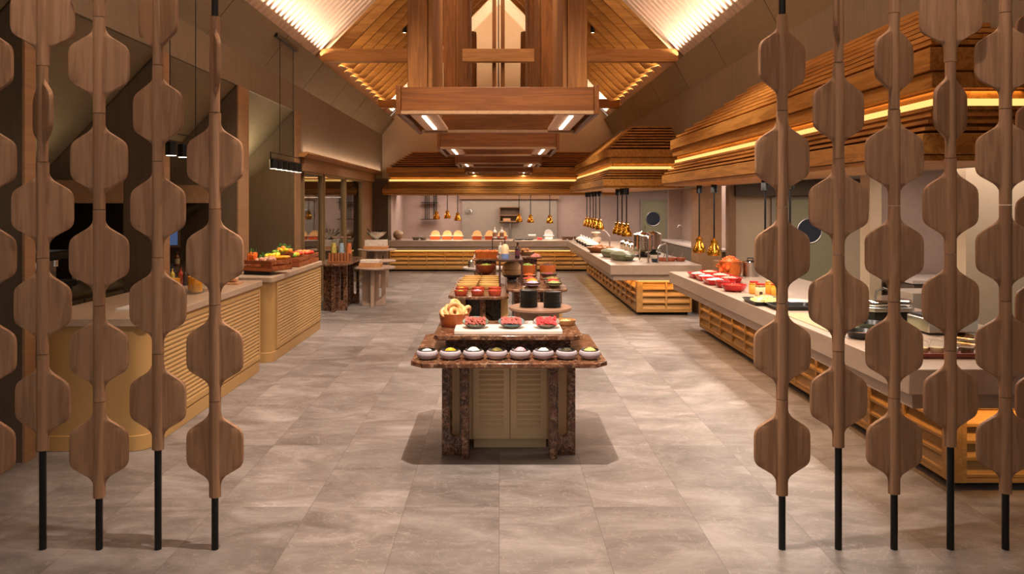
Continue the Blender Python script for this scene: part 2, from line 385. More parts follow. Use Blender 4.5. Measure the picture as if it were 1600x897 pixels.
partition(['brown timber partition behind the third screen post, above the juice counter'], 7.79, 7.98)
partition(['brown timber partition with tan end jamb between the juice counter and the fruit counter'], 10.08, 10.5)
partition(['solid brown timber partition behind the fruit crates, beside the glass cabinet'], 12.9, 13.25, True)
# back kitchen wall of the bar, left
struct('wall_bar', M().box(-8.2, -8.0, 1.5, 13.1, 0, 2.2), MT['brown'])
# ledge under the far left wall
struct('trim_30', M().prism([(-3.62, 2.74), (-3.42, 2.74), (-3.36, 2.80), (-3.38, 2.83), (-3.53, 2.80), (-3.62, 2.80)], 13.1, 21.4, 'y'), MT['beam'])
struct('trim_31', M().box(-3.60, -3.46, 13.25, 20.7, 2.5, 2.74), MT['tan'])
# right wall over the hoods, piers, kitchen rooms
struct('wall_right', M().box(3.42, 3.56, 1.5, YB, 2.2, 3.97), MT['taupe'])
struct('wall_right_near', M().box(3.46, 3.62, 1.5, 4.2, 0, 2.2), MT['taupe'])
struct('ceiling_kitchen', M().box(3.42, 9.0, 1.5, 24.2, 2.36, 2.5), MT['greyw'])
struct('ceiling_back_kitchen', M().box(-3.9, 3.42, 21.9, 24.2, 2.5, 2.62), MT['greyw'])
# end wall gable
struct('wall_back', M().prism([(-3.62, 2.55), (3.56, 2.55), (3.56, 4.5), (3.3, 4.5), (0, ZA + .1), (-3.3, 4.5), (-3.62, 4.5)], YB, YB + .15, 'y'), MT['beige'])
struct('wall_kitchen_back', M().box(-4.2, 9.0, 24.0, 24.15, 0, 2.62), MT['pinkw'])
struct('trim_32', M().box(PX(722, 23.9), PX(870, 23.9), 23.86, 24.0, .6, 2.04), MT['greyw'])          # grey recess panel
struct('trim_33', M().box(PX(718, 23.8), PX(874, 23.8), 23.75, 24.0, 2.04, 2.5), MT['tan'])
struct('wall_pier_left', M().box(-3.85, PX(608, 20.9), 20.7, 21.3, 0, 2.6), MT['brown'])
struct('wall_pier_cove', M().box(-3.2, -3.09, 21.31, 24.0, 0, 2.5), MT['pinkw'])
struct('wall_left_back', M().box(-3.95, -3.85, 20.7, 24.1, 0, 2.6), MT['brown'])
# glazed cabinet room on the left
struct('wall_cellar_back', M().box(-5.6, -5.5, 13.2, 20.8, 0, 2.7), MT['greyw'])
struct('ceiling_cellar', M().box(-5.6, -3.6, 13.2, 20.8, 2.62, 2.72), MT['dark'])
struct('wall_cellar_end', M().box(-5.6, -3.62, 20.7, 20.8, 0, 2.7), MT['brown'])
for i, (y0, y1) in enumerate(((13.45, 14.9), (15.05, 17.05), (17.15, 19.2))):
    t = thing('window_%d' % (i + 1), 'window', 'window', (-3.57, y0, 0)); del t['category']; del t['label']; tag(t, kind='structure')
    M().box(-.006, .006, .04, y1 - y0 - .04, .08, 2.46).build('glass_pane', MT['pane'], t)
    M().box(-.03, .05, 0, .04, 0, 2.5).build('window_frame', MT['bronze'], t)
    M().box(-.03, .05, y1 - y0 - .04, y1 - y0, 0, 2.5).build('window_frame', MT['bronze'], t)
    M().box(-.03, .05, .04, y1 - y0 - .04, 0, .08).build('window_rail', MT['bronze'], t)
    M().box(-.03, .05, .04, y1 - y0 - .04, 2.46, 2.5).build('window_rail', MT['bronze'], t)
struct('trim_34', M().box(-3.62, -3.52, 19.2, 20.7, 0, 2.5), MT['tan'])
# wine-rack shelves inside the glazed room
for i in range(4):
    t = tag(M().box(-5.45, -5.05, 0, 6.6, 0, .03).box(-5.08, -5.04, 0, 6.6, 0, .06).build('wall_shelf', MT['tan'], loc=(0, 13.9, .6 + .45 * i)),
            ['lowest', 'second lowest', 'second highest', 'highest'][i] + ' long shelf inside the glazed room on the left', 'shelf', 'shelves in the glazed room')
area((-4.4, 17, 2.55), (1.2, 5), 30, SOFT)

# right kitchen: piers, partitions, doors
struct('wall_pier_right', M().box(3.45, PX(1125, 13), 12.9, 13.4, 0, 2.4), MT['ovenm'] if 0 else MT['tan'])
struct('wall_kitchen_cross', M().box(PX(1139, 13.9), 9.0, 13.9, 14.05, 0, 2.4), MT['beige'])
struct('trim_35', M().box(PX(1139, 13.7), PX(1150, 13.7), 13.7, 13.9, 0, 2.4), MT['tan'])
struct('trim_36', M().box(PX(1150, 13.6), 7.4, 13.6, 13.9, 2.06, 2.4), MT['brown'])
struct('wall_kitchen_pink', M().box(PX(1045, 20), 5.75, 20.0, 20.15, 0, 2.4), MT['pinkw'])
struct('wall_kitchen_side', M().box(PX(1125, 16.5), PX(1125, 16.5) + .1, 14.1, 20.0, 0, 2.4), MT['pinkw'])
struct('wall_kitchen_near', M().box(PX(1358, 9.6), 9.0, 9.6, 9.75, 0, 2.4), MT['pinkw'])
struct('trim_37', M().box(PX(1350, 9.5), PX(1368, 9.5), 9.35, 9.6, 0, 2.4), MT['beige'])
struct('trim_38', M().box(PX(1490, 7.6), PX(1640, 7.6), 7.4, 7.6, 0, 2.4), MT['beige'])
def round_window_door(name, x0, x1, y, h, wx, wz, wr, mat):
    t = thing(name, 'd', 'd', (x0, y, 0)); del t['category']; del t['label']; tag(t, kind='structure'); wd = x1 - x0
    M().box(.05, wd - .05, -.03, 0, 0, h).build('door_leaf', mat, t)
    M().box(0, .05, -.06, 0, 0, h).box(wd - .05, wd, -.06, 0, 0, h).box(0, wd, -.06, 0, h, h + .05).build('door_frame', MT['greyw'], t)
    M().torus((wx - x0, -.04, wz), wr + .012, .014, (R(90), 0, 0), 32).build('porthole_rim', MT['steel'], t)
    M().cyl((wx - x0, -.045, wz), (wx - x0, -.03, wz), wr, 32).build('porthole_glass', P((54, 60, 70), 0.12, 0.05), t)
    M().tube([(.14, -.04, .98), (.14, -.1, .98), (.14, -.1, 1.18), (.14, -.04, 1.18)], .012).build('door_handle', MT['steel'], t)
round_window_door('door_1', PX(1001, 23.9), PX(1043, 23.9), 23.98, 1.98, PX(1021, 23.9), PZ(342, 23.9), .215, MT['olive'])
round_window_door('door_2', PX(1205, 13.85), PX(1312, 13.85), 13.88, 2.0, PX(1266, 13.8), PZ(361, 13.8), .215, MT['olive'])

# ================================================================ ROOF TIMBERS
nt = 'honey-lit timber tie beam crossing the pitched roof'
for y, lb in ((13.3, nt + ', nearer of the two'), (19.8, nt + ', farther of the two near the end wall')):
    tag(M().box(-3.2, 3.2, 0, .14, 4.45, 4.68).build('tie_beam', MT['beam'], loc=(0, y, 0), bevel=.006), lb, 'beam', 'roof tie beams')
for s, sd in ((-1, 'left'), (1, 'right')):
    for i in range(11):
        y = 13.55 + .6 * i; xo = s * (XE + .08); dz = .09
        z0 = ZE - .08 * SL - dz
        place = ('first', 'second', 'third', 'fourth', 'fifth', 'sixth', 'seventh', 'eighth', 'ninth', 'tenth', 'eleventh')[i] + ' from the camera'
        tag(M().prism([(s * 3.17, z0 + .05), (s * 2.9, ZE + .23 * SL - dz - .34), (s * .06, ZA - .06 * SL - dz - .34), (s * .06, ZA - .06 * SL - dz), (xo, z0)], 0, .06, 'y').build('rafter', MT['rafter'], loc=(0, y, 0), smooth=False),
            'deep honey timber rafter on the %s roof slope, %s' % (sd, place), 'rafter', '%s slope rafters' % sd)
for x0, x1, lb in ((-.125, -.055, 'left'), (.03, .10, 'right')):
    tag(M().box(x0, x1, 0, .06, 2.9, 7.2).build('king_post', MT['timbz'], loc=(0, 13.46, 0), bevel=.004), 'slim %s post of the pair hanging at the roof centre' % lb, 'post', 'king posts')
tag(M().cyl((-.012, 13.49, 3.0), (-.012, 13.49, 7.2), .009).build('steel_hanger_rod', MT['black']), 'thin black rod between the two slim centre posts', 'rod')
# hanging timber frames with columns to the roof
names = ['nearest and largest-looking hanging timber frame over the buffet', 'second hanging timber frame from the camera',
         'third hanging timber frame from the camera', 'farthest hanging timber frame before the back counter hood']
for i in range(4):
    y0 = 6.5 + 4.27 * i
    t = thing('hanging_frame', names[i], 'ceiling frame', (-.015, y0, 0), 0, 'hanging timber frames')
    z0, z1, W, D = 2.71, 2.945, .84, (1.8, 1.7, 1.6, 1.1)[i]
    M().box(-W, W, 0, .05, z0 + .03, z1).build('front_board', MT['fboard'], t, bevel=.004)
    M().box(-W, W, D - .05, D, z0 + .03, z1).build('back_board', MT['fboard'], t, bevel=.004)
    for s in (-1, 1):
        M().box(s * W, s * (W + .04), -.05, D + .05, z0 - .01, z1 + .01).build('side_board', MT['fboardy'], t, bevel=.004)
        M().box(s * .79, s * .55, .06, D - .06, z0 + .02, z0 + .05).build('soffit_rail', P((206, 168, 138), 0.6), t)
        M().box(s * .69, s * .655, .3, D - .3, z0 + .008, z0 + .02).build('light_strip', MT['ledw'], t)
        # U-shaped hanging column
        xo, xi = s * .80, s * .625
        m = M().box(xo, xi, .12, .17, z1 - .1, 6.4)
        m.build('column_face', MT['timbz'], t, bevel=.005)
        M().box(xi - s * .04, xi, .19, D - .35, z1 - .1, 6.4).build('column_side', MT['timbz'], t, bevel=.004)
        M().box(xo, xo - s * .04, .19, D - .35, z1 - .1, 6.4).build('column_side', MT['timbz'], t, bevel=.004)
        M().box(xo, xi, D - .33, D - .28, z1 - .1, 6.4).build('column_face', MT['timbz'], t, bevel=.005)
    M().box(-W, W, 0, .07, z0, z0 + .03).build('bottom_rail', MT['tan'], t)
    M().box(-W, W, D - .07, D, z0, z0 + .03).build('bottom_rail', MT['tan'], t)
    for s in (-1, 1):
        area((s * .672, y0 + .9, z0 - .02), (.04, 1.2), 9, SOFT)
# black cylinder downlights
for px, py, Y, lb in ((612, 12, 14.2, 'upper left'), (632, 46, 15.95, 'lower left'), (944, 12, 14.2, 'upper right'), (926, 46, 15.95, 'lower right')):
    t = thing('ceiling_downlight', 'small black cylinder downlight hanging below the %s rafters' % lb, 'downlight', (PX(px, Y), Y, PZ(py, Y)), 0, 'roof downlights')
    M().cyl((0, 0, -.07), (0, 0, .07), .045, 20).build('housing', MT['black'], t)
    M().cyl((0, 0, .07), (0, 0, .42), .008).build('stem', MT['black'], t)
    M().cyl((0, 0, -.073), (0, 0, -.07), .03, 16).build('lens', MT['bulb'], t)

# ================================================================ PADDLE SCREEN
def paddle_mesh():
    prof = [(0, .0325), (.035, .0325), (.066, .0335), (.084, .037), (.10, .045), (.118, .062), (.14, .098), (.158, .130), (.17, .145), (.186, .155), (.21, .160), (.25, .1605), (.30, .1605),
            (.335, .160), (.36, .155), (.375, .146), (.39, .130), (.41, .098), (.432, .062), (.45, .045), (.466, .037), (.484, .0335), (.505, .0325), (.537, .0325)]
    r = .0325; t = .012; rings = []
    # resample
    zs = [i * .537 / 64 for i in range(65)]
    def wd(z):
        for a, b in zip(prof, prof[1:]):
            if a[0] <= z <= b[0] + 1e-9:
                u = (z - a[0]) / (b[0] - a[0]); return a[1] + (b[1] - a[1]) * u
        return prof[-1][1]
    for z in zs:
        w0 = wd(z); half = []
        xs = [0, .3, .55, .75, .88, .96, 1.0]
        pts = [(q * r) for q in xs]
        body = []
        if w0 > r + .002:
            e = min(.007, (w0 - r) * .5)
            body = [r + (w0 - e - r) * q for q in (.12, .5, 1)] + [w0 - e * .55, w0 - e * .2, w0]
        else: body = [r + (w0 - r) * q for q in (.1, .3, .5, .7, .9, 1)]
        hs = []
        for x in pts + body:
            c = .82 * math.sqrt(max(0, r * r - x * x))
            if w0 > r + .002:
                e = min(.007, (w0 - r) * .5); q = (x - (w0 - e)) / e
                f = t * (math.sqrt(max(0, 1 - q * q)) if q > 0 else 1)
                k = min(1, (w0 - r) / .03); f *= k
            else: f = 0
            hs.append((x, max(c, f, 0.0004)))
        right = [(x, h) for x, h in hs]
        ring = [(x, -h, z) for x, h in right] + [(x, h, z) for x, h in reversed(right)] + [(-x, h, z) for x, h in right[1:]] + [(-x, -h, z) for x, h in reversed(right[1:])]
        rings.append(ring)
    m = M(); m.loft(rings); return m
pm = paddle_mesh().build('paddle', MT['oak'])
PAD = pm.data; bpy.data.objects.remove(pm)
HP = .537
def yaw_for(px, Y, wpx):        # turn that makes a paddle read wpx wide from the room's entrance
    X = PX(px, Y); best = None
    for a in range(-90, 91):
        c, s_ = math.cos(R(a)) * .1605, math.sin(R(a)) * .1605
        q = abs((X + c) / (Y + s_) - (X - c) / (Y - s_)) * FX
        e = abs(q - wpx) + abs(a) * .01
        if best is None or e < best[0]: best = (e, a)
    return R(best[1])
def post(px, Y, bot, widths, label):
    X = PX(px, Y); z0 = PZ(bot, Y)
    t = thing('screen_post', label, 'screen', (X, Y, 0), 0, 'paddle screen posts')
    ztop = z0 + HP * len(widths)
    M().cyl((0, 0, 0), (0, 0, z0 + .03), .019, 20).build('metal_rod', MT['black'], t)
    if ztop < 3.5: M().cyl((0, 0, ztop - .03), (0, 0, 3.7), .019, 20).build('metal_rod', MT['black'], t)
    for i, wpx in enumerate(widths):
        o = bpy.data.objects.new('paddle', PAD); COL.objects.link(o); o.parent = t
        o.location = (0, 0, z0 + i * HP); o.rotation_euler = (0, 0, yaw_for(px, Y, wpx)); o.scale = (1, 1, .994)
YS = 4.17
sp = 'oak paddle screen post'
post(-20, YS, 777, [88, 92, 92, 92, 80, 90], sp + ' cut off by the left edge of the photo')
post(67, YS, 703, [86, 90, 98, 27, 102, 90], sp + ' near the left edge, one paddle turned edge-on above eye level')
post(155, YS, 777, [93, 92, 94, 90, 96, 90], sp + ' in front of the mustard counter end, all paddles face-on')
post(247, YS, 702, [88, 89, 86, 77, 58, 90], sp + ' in the left group whose upper paddles narrow as they turn')
post(336, YS, 776, [89, 89, 90, 88, 12], sp + ' ending the left group beside the open floor, bare-rod top')
post(1222, YS, 773, [88, 89, 86, 85, 72], sp + ' starting the right group beside the open floor, bare-rod top')
post(1310, YS, 698, [89, 95, 94, 79, 12, 88], sp + ' second in the right group, topmost paddle turned edge-on')
post(1397, YS, 771, [87, 90, 92, 92, 59, 88], sp + ' in the middle of the right group, narrow paddle near its top')
post(1485, YS, 697, [85, 89, 87, 49, 100, 88], sp + ' fourth in the right group, one slim paddle above eye level')
post(1571, YS, 770, [92, 94, 94, 95, 98, 90], sp + ' in the right group just inside the right edge of the photo')
post(1631, 4.4, 697, [90, 90, 90, 88, 88, 88], sp + ' set back, mostly cut off by the right edge')
struct('trim_40', M().box(-3.5, -1.2, YS - .06, YS + .06, 3.7, 3.85), MT['tan'])
struct('trim_41', M().box(1.2, 3.44, YS - .06, YS + .3, 3.7, 3.85), MT['tan'])

# ================================================================ HOODS
def hood(label, x0, x1, y0, y1, side, zb=2.2, hs=1.0, toph=3.46, ix=.54, iy0=.9, iy1=2.25, rear=False):
    """stepped louvred timber hood. side='x': backs onto the right wall x1; rear: backs onto end wall y1"""
    t = thing('extraction_hood', label, 'hood', (0, 0, 0), 0, 'stepped timber hoods')
    def rect(i0, j0, j1, za, zb_, m=None):
        m = m or M()
        if rear: m.box(x0 + j0, x1 - j1, y0 + i0, y1, za, zb_)
        else: m.box(x0 + i0, x1, y0 + j0, y1 - j1, za, zb_)
        return m
    wd = MT['hoodx'] if rear else MT['hood']
    z = lambda q: zb + (q - 2.2) * hs
    rect(.02, .02, .02, z(2.2), z(2.235)).build('bottom_lip', wd, t)
    rect(0, 0, 0, z(2.24), z(2.37)).build('lower_fascia', wd, t, bevel=.004)
    m = M()
    for k in range(3): rect(.035 + .045 * k, .035 + .045 * k, .035 + .045 * k, z(2.392 + .05 * k), z(2.414 + .05 * k), m)
    m.build('lower_louvres', wd, t, smooth=False)
    rect(.16, .16, .16, z(2.36), z(2.56)).build('core', wd, t)
    rect(.17, .17, .17, z(2.562), z(2.61)).build('light_strip', MT['led'], t)
    rect(.20, .20, .20, z(2.612), z(2.68)).build('strip_back', wd, t)
    rect(.14, .14, .14, z(2.535), z(2.56)).build('strip_ledge', wd, t)
    rect(.14, .14, .14, z(2.675), z(2.78)).build('upper_fascia', wd, t, bevel=.004)
    rect(.11, .11, .11, z(2.785), z(2.93)).build('upper_fascia', wd, t, bevel=.004)
    if rear: area(((x0 + x1) / 2, y0 + .19, z(2.665)), (x1 - x0 - .4, .03), 4, GOLD, (0, -.3, -1))
    else:
        strip_y(x0 + .19, z(2.665), y0 + .2, y1 - .2, .75 * (y1 - y0), GOLD, (-.3, 0, -1), .03)
        area(((x0 + .2 + x1) / 2, y0 + .19, z(2.665)), (x1 - x0 - .25, .03), .7, GOLD, (0, -.3, -1))
    m = M(); N = 8; zt0 = z(2.95)
    for k in range(N):
        u = (k + .3) / N
        rect(.15 + ix * u, .17 + iy0 * u, .17 + iy1 * u, zt0 + (toph - zt0) * u, zt0 + (toph - zt0) * u + .03, m)
    m.build('upper_louvres', wd, t, smooth=False)
    # tapering core behind the upper louvres
    a, b, c = .2, .22, .22
    def ring(i0, j0, j1, zz):
        if rear: return [(x0 + j0, y0 + i0, zz), (x1 - j1, y0 + i0, zz), (x1 - j1, y1, zz), (x0 + j0, y1, zz)]
        return [(x0 + i0, y0 + j0, zz), (x1, y0 + j0, zz), (x1, y1 - j1, zz), (x0 + i0, y1 - j1, zz)]
    M().loft([ring(a, b, c, zt0 - .02), ring(a + ix, b + iy0, c + iy1, toph - .02)]).build('inner_core', MT['brown'], t, smooth=False)
    return t
hood('large stepped timber hood with glowing strip over the right counter, nearest the camera', 2.64, 3.42, 4.65, 12.1, 'x')
hood('middle stepped timber hood with glowing strip, over the island with green casseroles', 1.92, 3.42, 13.8, 20.2, 'x', iy1=1.2, ix=.62)
hood('stepped timber hood with glowing strip over the back counter', -3.22, 3.40, 20.5, 22.5, 'y', zb=2.14, hs=1.05, toph=3.40, ix=.9, iy0=.55, iy1=.6, rear=True)

# ================================================================ COUNTERS
def louvre_face(axis, a0, a1, c, sgn, z0, z1, pitch, rows, mats, t):
    """shutter grid on one face: posts every pitch, rows of tilted slats. axis 'y': face runs along Y at x=c"""
    n = max(1, round((a1 - a0) / pitch)); pw = .03
    post_m = M(); sl = M()
    def bx(m, u0, u1, d0, d1, za, zb_):
        d0, d1 = sorted((c + sgn * d0, c + sgn * d1))
        m.box(d0, d1, u0, u1, za, zb_) if axis == 'y' else m.box(u0, u1, d0, d1, za, zb_)
    for i in range(n + 1):
        u = a0 + (a1 - a0 - pw) * i / n; bx(post_m, u, u + pw, 0, .075, z0, z1)
    bx(post_m, a0, a1, 0, .05, z1 - .02, z1); bx(post_m, a0, a1, 0, .072, z0, z0 + .03)
    post_m.build('louvre_frame', mats, t, smooth=False)
    h = (z1 - z0 - .055) / rows
    for r in range(rows):
        zb_ = z0 + .03 + h * r
        d = sgn * .045
        if axis == 'y': sl.prism([(c + sgn * .002, zb_ + h * .9), (c + sgn * .012, zb_ + h * .97), (c + sgn * .07, zb_ + .024), (c + sgn * .07, zb_ + .004), (c + sgn * .058, zb_ + .004)], a0 + pw * .5, a1 - pw * .5, 'y')
        else: sl.prism([(c + sgn * .002, zb_ + h * .9), (c + sgn * .012, zb_ + h * .97), (c + sgn * .07, zb_ + .024), (c + sgn * .07, zb_ + .004), (c + sgn * .058, zb_ + .004)], a0 + pw * .5, a1 - pw * .5, 'x')
    sl.build('louvre_slats', mats, t, smooth=False)
def stone_counter(label, toplabel, x0, x1, y0, y1, ov, faces, ztop=.875, th=.21):
    t = thing('louvred_counter', label, 'counter', (0, 0, 0), 0, 'louvred counter bases')
    zt = ztop - th - .06
    lx = x0; x0 = x0 + .06 * ('l' in faces); ly = y0; y0 = y0 + .05 * ('n' in faces)
    M().box(x0, x1, y0, y1, .055, zt).build('body', MT['honey'], t)
    M().box(x0 + .04, x1 - .04, y0 + .04, y1 - .04, 0, .055).build('plinth', MT['dark'], t)
    for f in faces:
        if f == 'l': louvre_face('y', y0, y1, x0, -1, .055, zt - .04, .5, 4, MT['honey'], t)
        if f == 'n': louvre_face('x', x0, x1, y0, -1, .055, zt - .04, .5, 4, MT['honeyx'], t)
    if 'l' in faces and 'n' in faces: M().box(x0 - .075, x0 - .001, y0 - .075, y0 - .001, .055, zt - .04).build('corner_post', MT['honey'], t)
    # glow strip tucked beneath the stone
    m = M()
    if 'l' in faces: m.box(x0 - .03, x0, y0 - .03, y1, zt - .038, zt)
    if 'n' in faces: m.box(x0, x1, y0 - .03, y0, zt - .038, zt)
    m.build('light_strip', MT['led'], t)
    if 'l' in faces: strip_y(x0 - .10, zt - .003, y0, y1, 2.2 * (y1 - y0), GOLD, (.25, 0, -1), .03)
    s = thing('stone_worktop', toplabel, 'worktop', (0, 0, 0), 0, 'stone worktops')
    x0, y0 = lx, ly
    X0 = x0 - ov if 'l' in faces else x0; Y0 = y0 - (.28 if 'n' in faces else 0)
    M().box(X0, x1 + .1, Y0, y1 + .15, ztop - th + .045, ztop).build('slab', MT['slab'], s, bevel=.006)
    M().box(X0 + .05, x1 + .05, Y0 + .05, y1 + .1, ztop - th - .055, ztop - th + .045).build('under_slab', MT['slab'], s, bevel=.004)
    return t, s
stone_counter('long honey louvred counter base along the right, nearest the camera', 'long beige stone worktop on the right carrying the red dishes', 3.05, 4.1, 5.03, 11.3, .44, 'ln')
stone_counter('honey louvred island base in the middle right, beyond the red dishes', 'beige stone worktop on the right carrying the green oval dish', 2.37, 3.3, 12.8, 20.1, .5, 'ln', .885)
stone_counter('honey louvred counter base running across the back of the room', 'beige stone worktop of the back counter under the bread boxes', -3.08, 2.6, 20.95, 21.7, .0, 'n', .87)
area((-.3, 20.8, .605), (5.4, .03), 12, GOLD, (0, .3, -1))
area((2.8, 12.68, .615), (.9, .03), 2.2, GOLD, (0, .3, -1))
area((3.6, 4.92, .6), (1.0, .03), 2.5, GOLD, (0, .3, -1))
# lights under the hoods and in the kitchens
strip_y(3.0, 2.17, 5.2, 11.6, 115, SOFT, (0, 0, -1), .25)
strip_y(2.7, 2.17, 14.2, 19.8, 120, SOFT, (0, 0, -1), .25)
area((0, 21.2, 2.08), (5.5, .3), 70, SOFT)
area((0, 22.9, 2.46), (5.5, .6), 95, PINK)
area((5.3, 11.6, 2.34), (2.5, 2.5), 60, PINK)
area((5.0, 7.6, 2.34), (1.2, 2.5), 32, PINK)
area((4.6, 16.5, 2.34), (1.2, 3.5), 50, PINK)
area((4.8, 21.8, 2.34), (1.6, 2.4), 45, PINK)
area((-6.2, 8.5, 1.97), (1.2, 3), 6, SOFT)

def shutter_counter(label, toplabel, x0, x1, y0, y1):
    t = thing('shutter_counter', label, 'counter', (0, 0, 0), 0, 'mustard counters')
    M().prism(rrect(x0, x1, y0, y1, .12, 8), .12, .97).build('body', MT['mustard'], t)
    M().prism(rrect(x0 - .012, x1 + .012, y0 - .012, y1 + .012, .12, 8), 0, .12).build('plinth', MT['mustard'], t, bevel=.004)
    X = x1
    a0, a1 = y0 + .22, y1 - .12
    m = M().box(X, X + .018, a0 - .05, a1 + .05, .14, .18).box(X, X + .018, a0 - .05, a1 + .05, .91, .95).box(X, X + .018, a0 - .05, a0, .18, .91).box(X, X + .018, a1, a1 + .05, .18, .91)
    m.build('panel_frame', MT['mustard'], t, smooth=False)
    m = M(); n = 19; h = .73 / n
    for i in range(n):
        z = .18 + h * i; m.prism([(X, z + h * .98), (X + .003, z + h * .98), (X + .018, z + h * .25), (X + .018, z), (X, z)], a0, a1, 'y')
    m.build('louvre_panel', MT['mustard'], t, smooth=False)
    s = tag(M().prism(rrect(x0 - .02, x1 + .025, y0 - .02, y1 + .02, .05, 5), .972, 1.035).build('stone_counter_top', MT['ltop'], bevel=.005), toplabel, 'worktop', 'counter tops')
shutter_counter('mustard louvred counter behind the left screen posts, nearest the camera', 'taupe stone top of the mustard counter holding the orange juice', -3.71, -2.76, 5.81, 8.63)
shutter_counter('mustard louvred counter on the left carrying the fruit crates', 'taupe stone top of the mustard counter under the fruit crates', -3.72, -2.75, 9.0, 11.5)
# ================================================================ DISPLAY TABLES
def slot_slab(m, x0, x1, z0, z1, xc, hw, sz0, sz1, y0, y1, mt=None):
    """upright slab with a round-ended slot, as two halves"""
    n = 8
    for s in (-1, 1):
        xe = x0 if s < 0 else x1
        p = [(xe, z0), (xc, z0)] + [(xc + s * hw * math.sin(R(90 * i / n)), sz0 + hw - hw * math.cos(R(90 * i / n))) for i in range(n + 1)]
        p += [(xc + s * hw * math.cos(R(90 * i / n)), sz1 - hw + hw * math.sin(R(90 * i / n))) for i in range(n + 1)] + [(xc, z1), (xe, z1)]
        m.prism(p, y0, y1, 'y', mt)
    return m
def cross_leg(t, x, y, z1, wd, mat, hw=.025, th=.06, name='leg'):
    m = M(); slot_slab(m, x + th / 2 + .001, x + wd / 2, 0, z1, x + wd * .27, hw, z1 * .22, z1 * .85, y - th / 2, y + th / 2)
    m.box(x - wd / 2, x - th / 2 - .001, y - th / 2, y + th / 2, 0, z1).box(x - th / 2, x + th / 2, y - th / 2, y + th / 2, 0, z1)
    m.box(x - th / 2, x + th / 2, y - wd / 2, y - th / 2 - .001, 0, z1).box(x - th / 2, x + th / 2, y + th / 2 + .001, y + wd / 2, 0, z1)
    return m.build(name, mat, t, bevel=.004)
def heap(name, label, cat, loc, r, h, col, n=60, size=.012, sy=1.0, kind='stuff', base=None, rough=.6, flat=.7, seed=1, group=None):
    rnd = random.Random(seed); m = M()
    m.lathe([(0, 0), (r * .96, 0), (r * .9, h * .25), (r * .62, h * .65), (r * .25, h * .88), (0, h * .92)], seg=16, sy=sy)
    for _ in range(n):
        a = rnd.random() * 6.283; q = math.sqrt(rnd.random()) * .93
        z = h * (.92 * (1 - q * q)) + size * .1
        m.ball((r * q * math.cos(a), r * q * sy * math.sin(a), max(z, size * flat * .9)), (size * (.7 + .6 * rnd.random()), size * (.6 + .5 * rnd.random()), size * flat * (.6 + .5 * rnd.random())), 6, (rnd.random() * .8, rnd.random() * .8, rnd.random() * 3))
    o = m.build(name, P(col, rough, .35, 60), loc=loc); return tag(o, label, cat, group, kind)

# ---- front island
TY0, TY1, TX0, TX1, TZ = 5.27, 6.51, -.635, .775, .80
t = thing('display_table', 'brown marble display table with chamfered top, front of the central island', 'table', (0, 0, 0))
M().prism(octo(TX0, TX1, TY0, TY1, .09), TZ - .035, TZ).build('tabletop', MT['emp'], t, bevel=.006)
for s, xs in ((-1, (-.44, -.225)), (1, (.375, .585))):
    for y, d in ((5.72, 1), (6.3, -1)):
        m = M(); a, b = xs
        xin = b - .06 if s < 0 else a + .06
        wide = (a, xin) if s < 0 else (xin, b)
        xc = (xin - .055) if s < 0 else (xin + .055)
        slot_slab(m, wide[0], wide[1] + 0, 0, TZ - .035, xc, .036, .14, .68, y, y + .055)
        bx = (xin, xin + .055) if s < 0 else (xin - .055, xin)
        if d > 0: m.box(bx[0], bx[1], y - .09, y + .055, 0, TZ - .035)
        else: m.box(bx[0], bx[1], y, y + .13, 0, TZ - .035)
        m.build('leg', MT['empd'], t, bevel=.004)
t = thing('shutter_cabinet', 'mustard louvred two-door cabinet under the front marble table', 'cabinet', (0, 0, 0))
M().box(-.37, .53, 5.87, 6.28, .075, TZ - .037).build('body', MT['khaki_lit'], t)
M().box(-.2, .37, 5.90, 6.26, 0, .075).build('plinth', MT['khaki_lit'], t)
for x0, x1 in ((-.205, .082), (.088, .375)):
    d = M().box(x0, x0 + .048, 5.848, 5.87, .085, .755).box(x1 - .048, x1, 5.848, 5.87, .085, .755).box(x0 + .048, x1 - .048, 5.848, 5.87, .085, .15).box(x0 + .048, x1 - .048, 5.848, 5.87, .7, .755).build('door', MT['khaki_lit'], t, smooth=False)
    m = M(); n = 14; h = .55 / n
    for i in range(n):
        z = .15 + h * i; m.prism([(5.869, z + h * .98), (5.866, z + h * .98), (5.850, z + h * .3), (5.850, z), (5.869, z)], x0 + .048, x1 - .048, 'x')
    m.build('louvre_panel', MT['khaki_lit'], d, smooth=False)
# raised tier
t = thing('display_riser', 'raised brown marble tier standing on the front table', 'riser', (0, 0, 0))
M().box(-.42, .56, 5.85, 6.3, TZ, .895).build('support_block', MT['empd'], t)
M().prism(octo(-.50, .635, 5.64, 6.36, .04), .895, .93).build('riser_top', MT['emp'], t, bevel=.005)
tag(M().prism(rrect(-.345, .485, 5.69, 6.0, .01, 2), 0, .028).build('serving_slab', P((226, 214, 200), .35, .04), loc=(0, 0, .9305), bevel=.003), 'long white rectangular slab carrying three oval plates of cured meat', 'serving board')
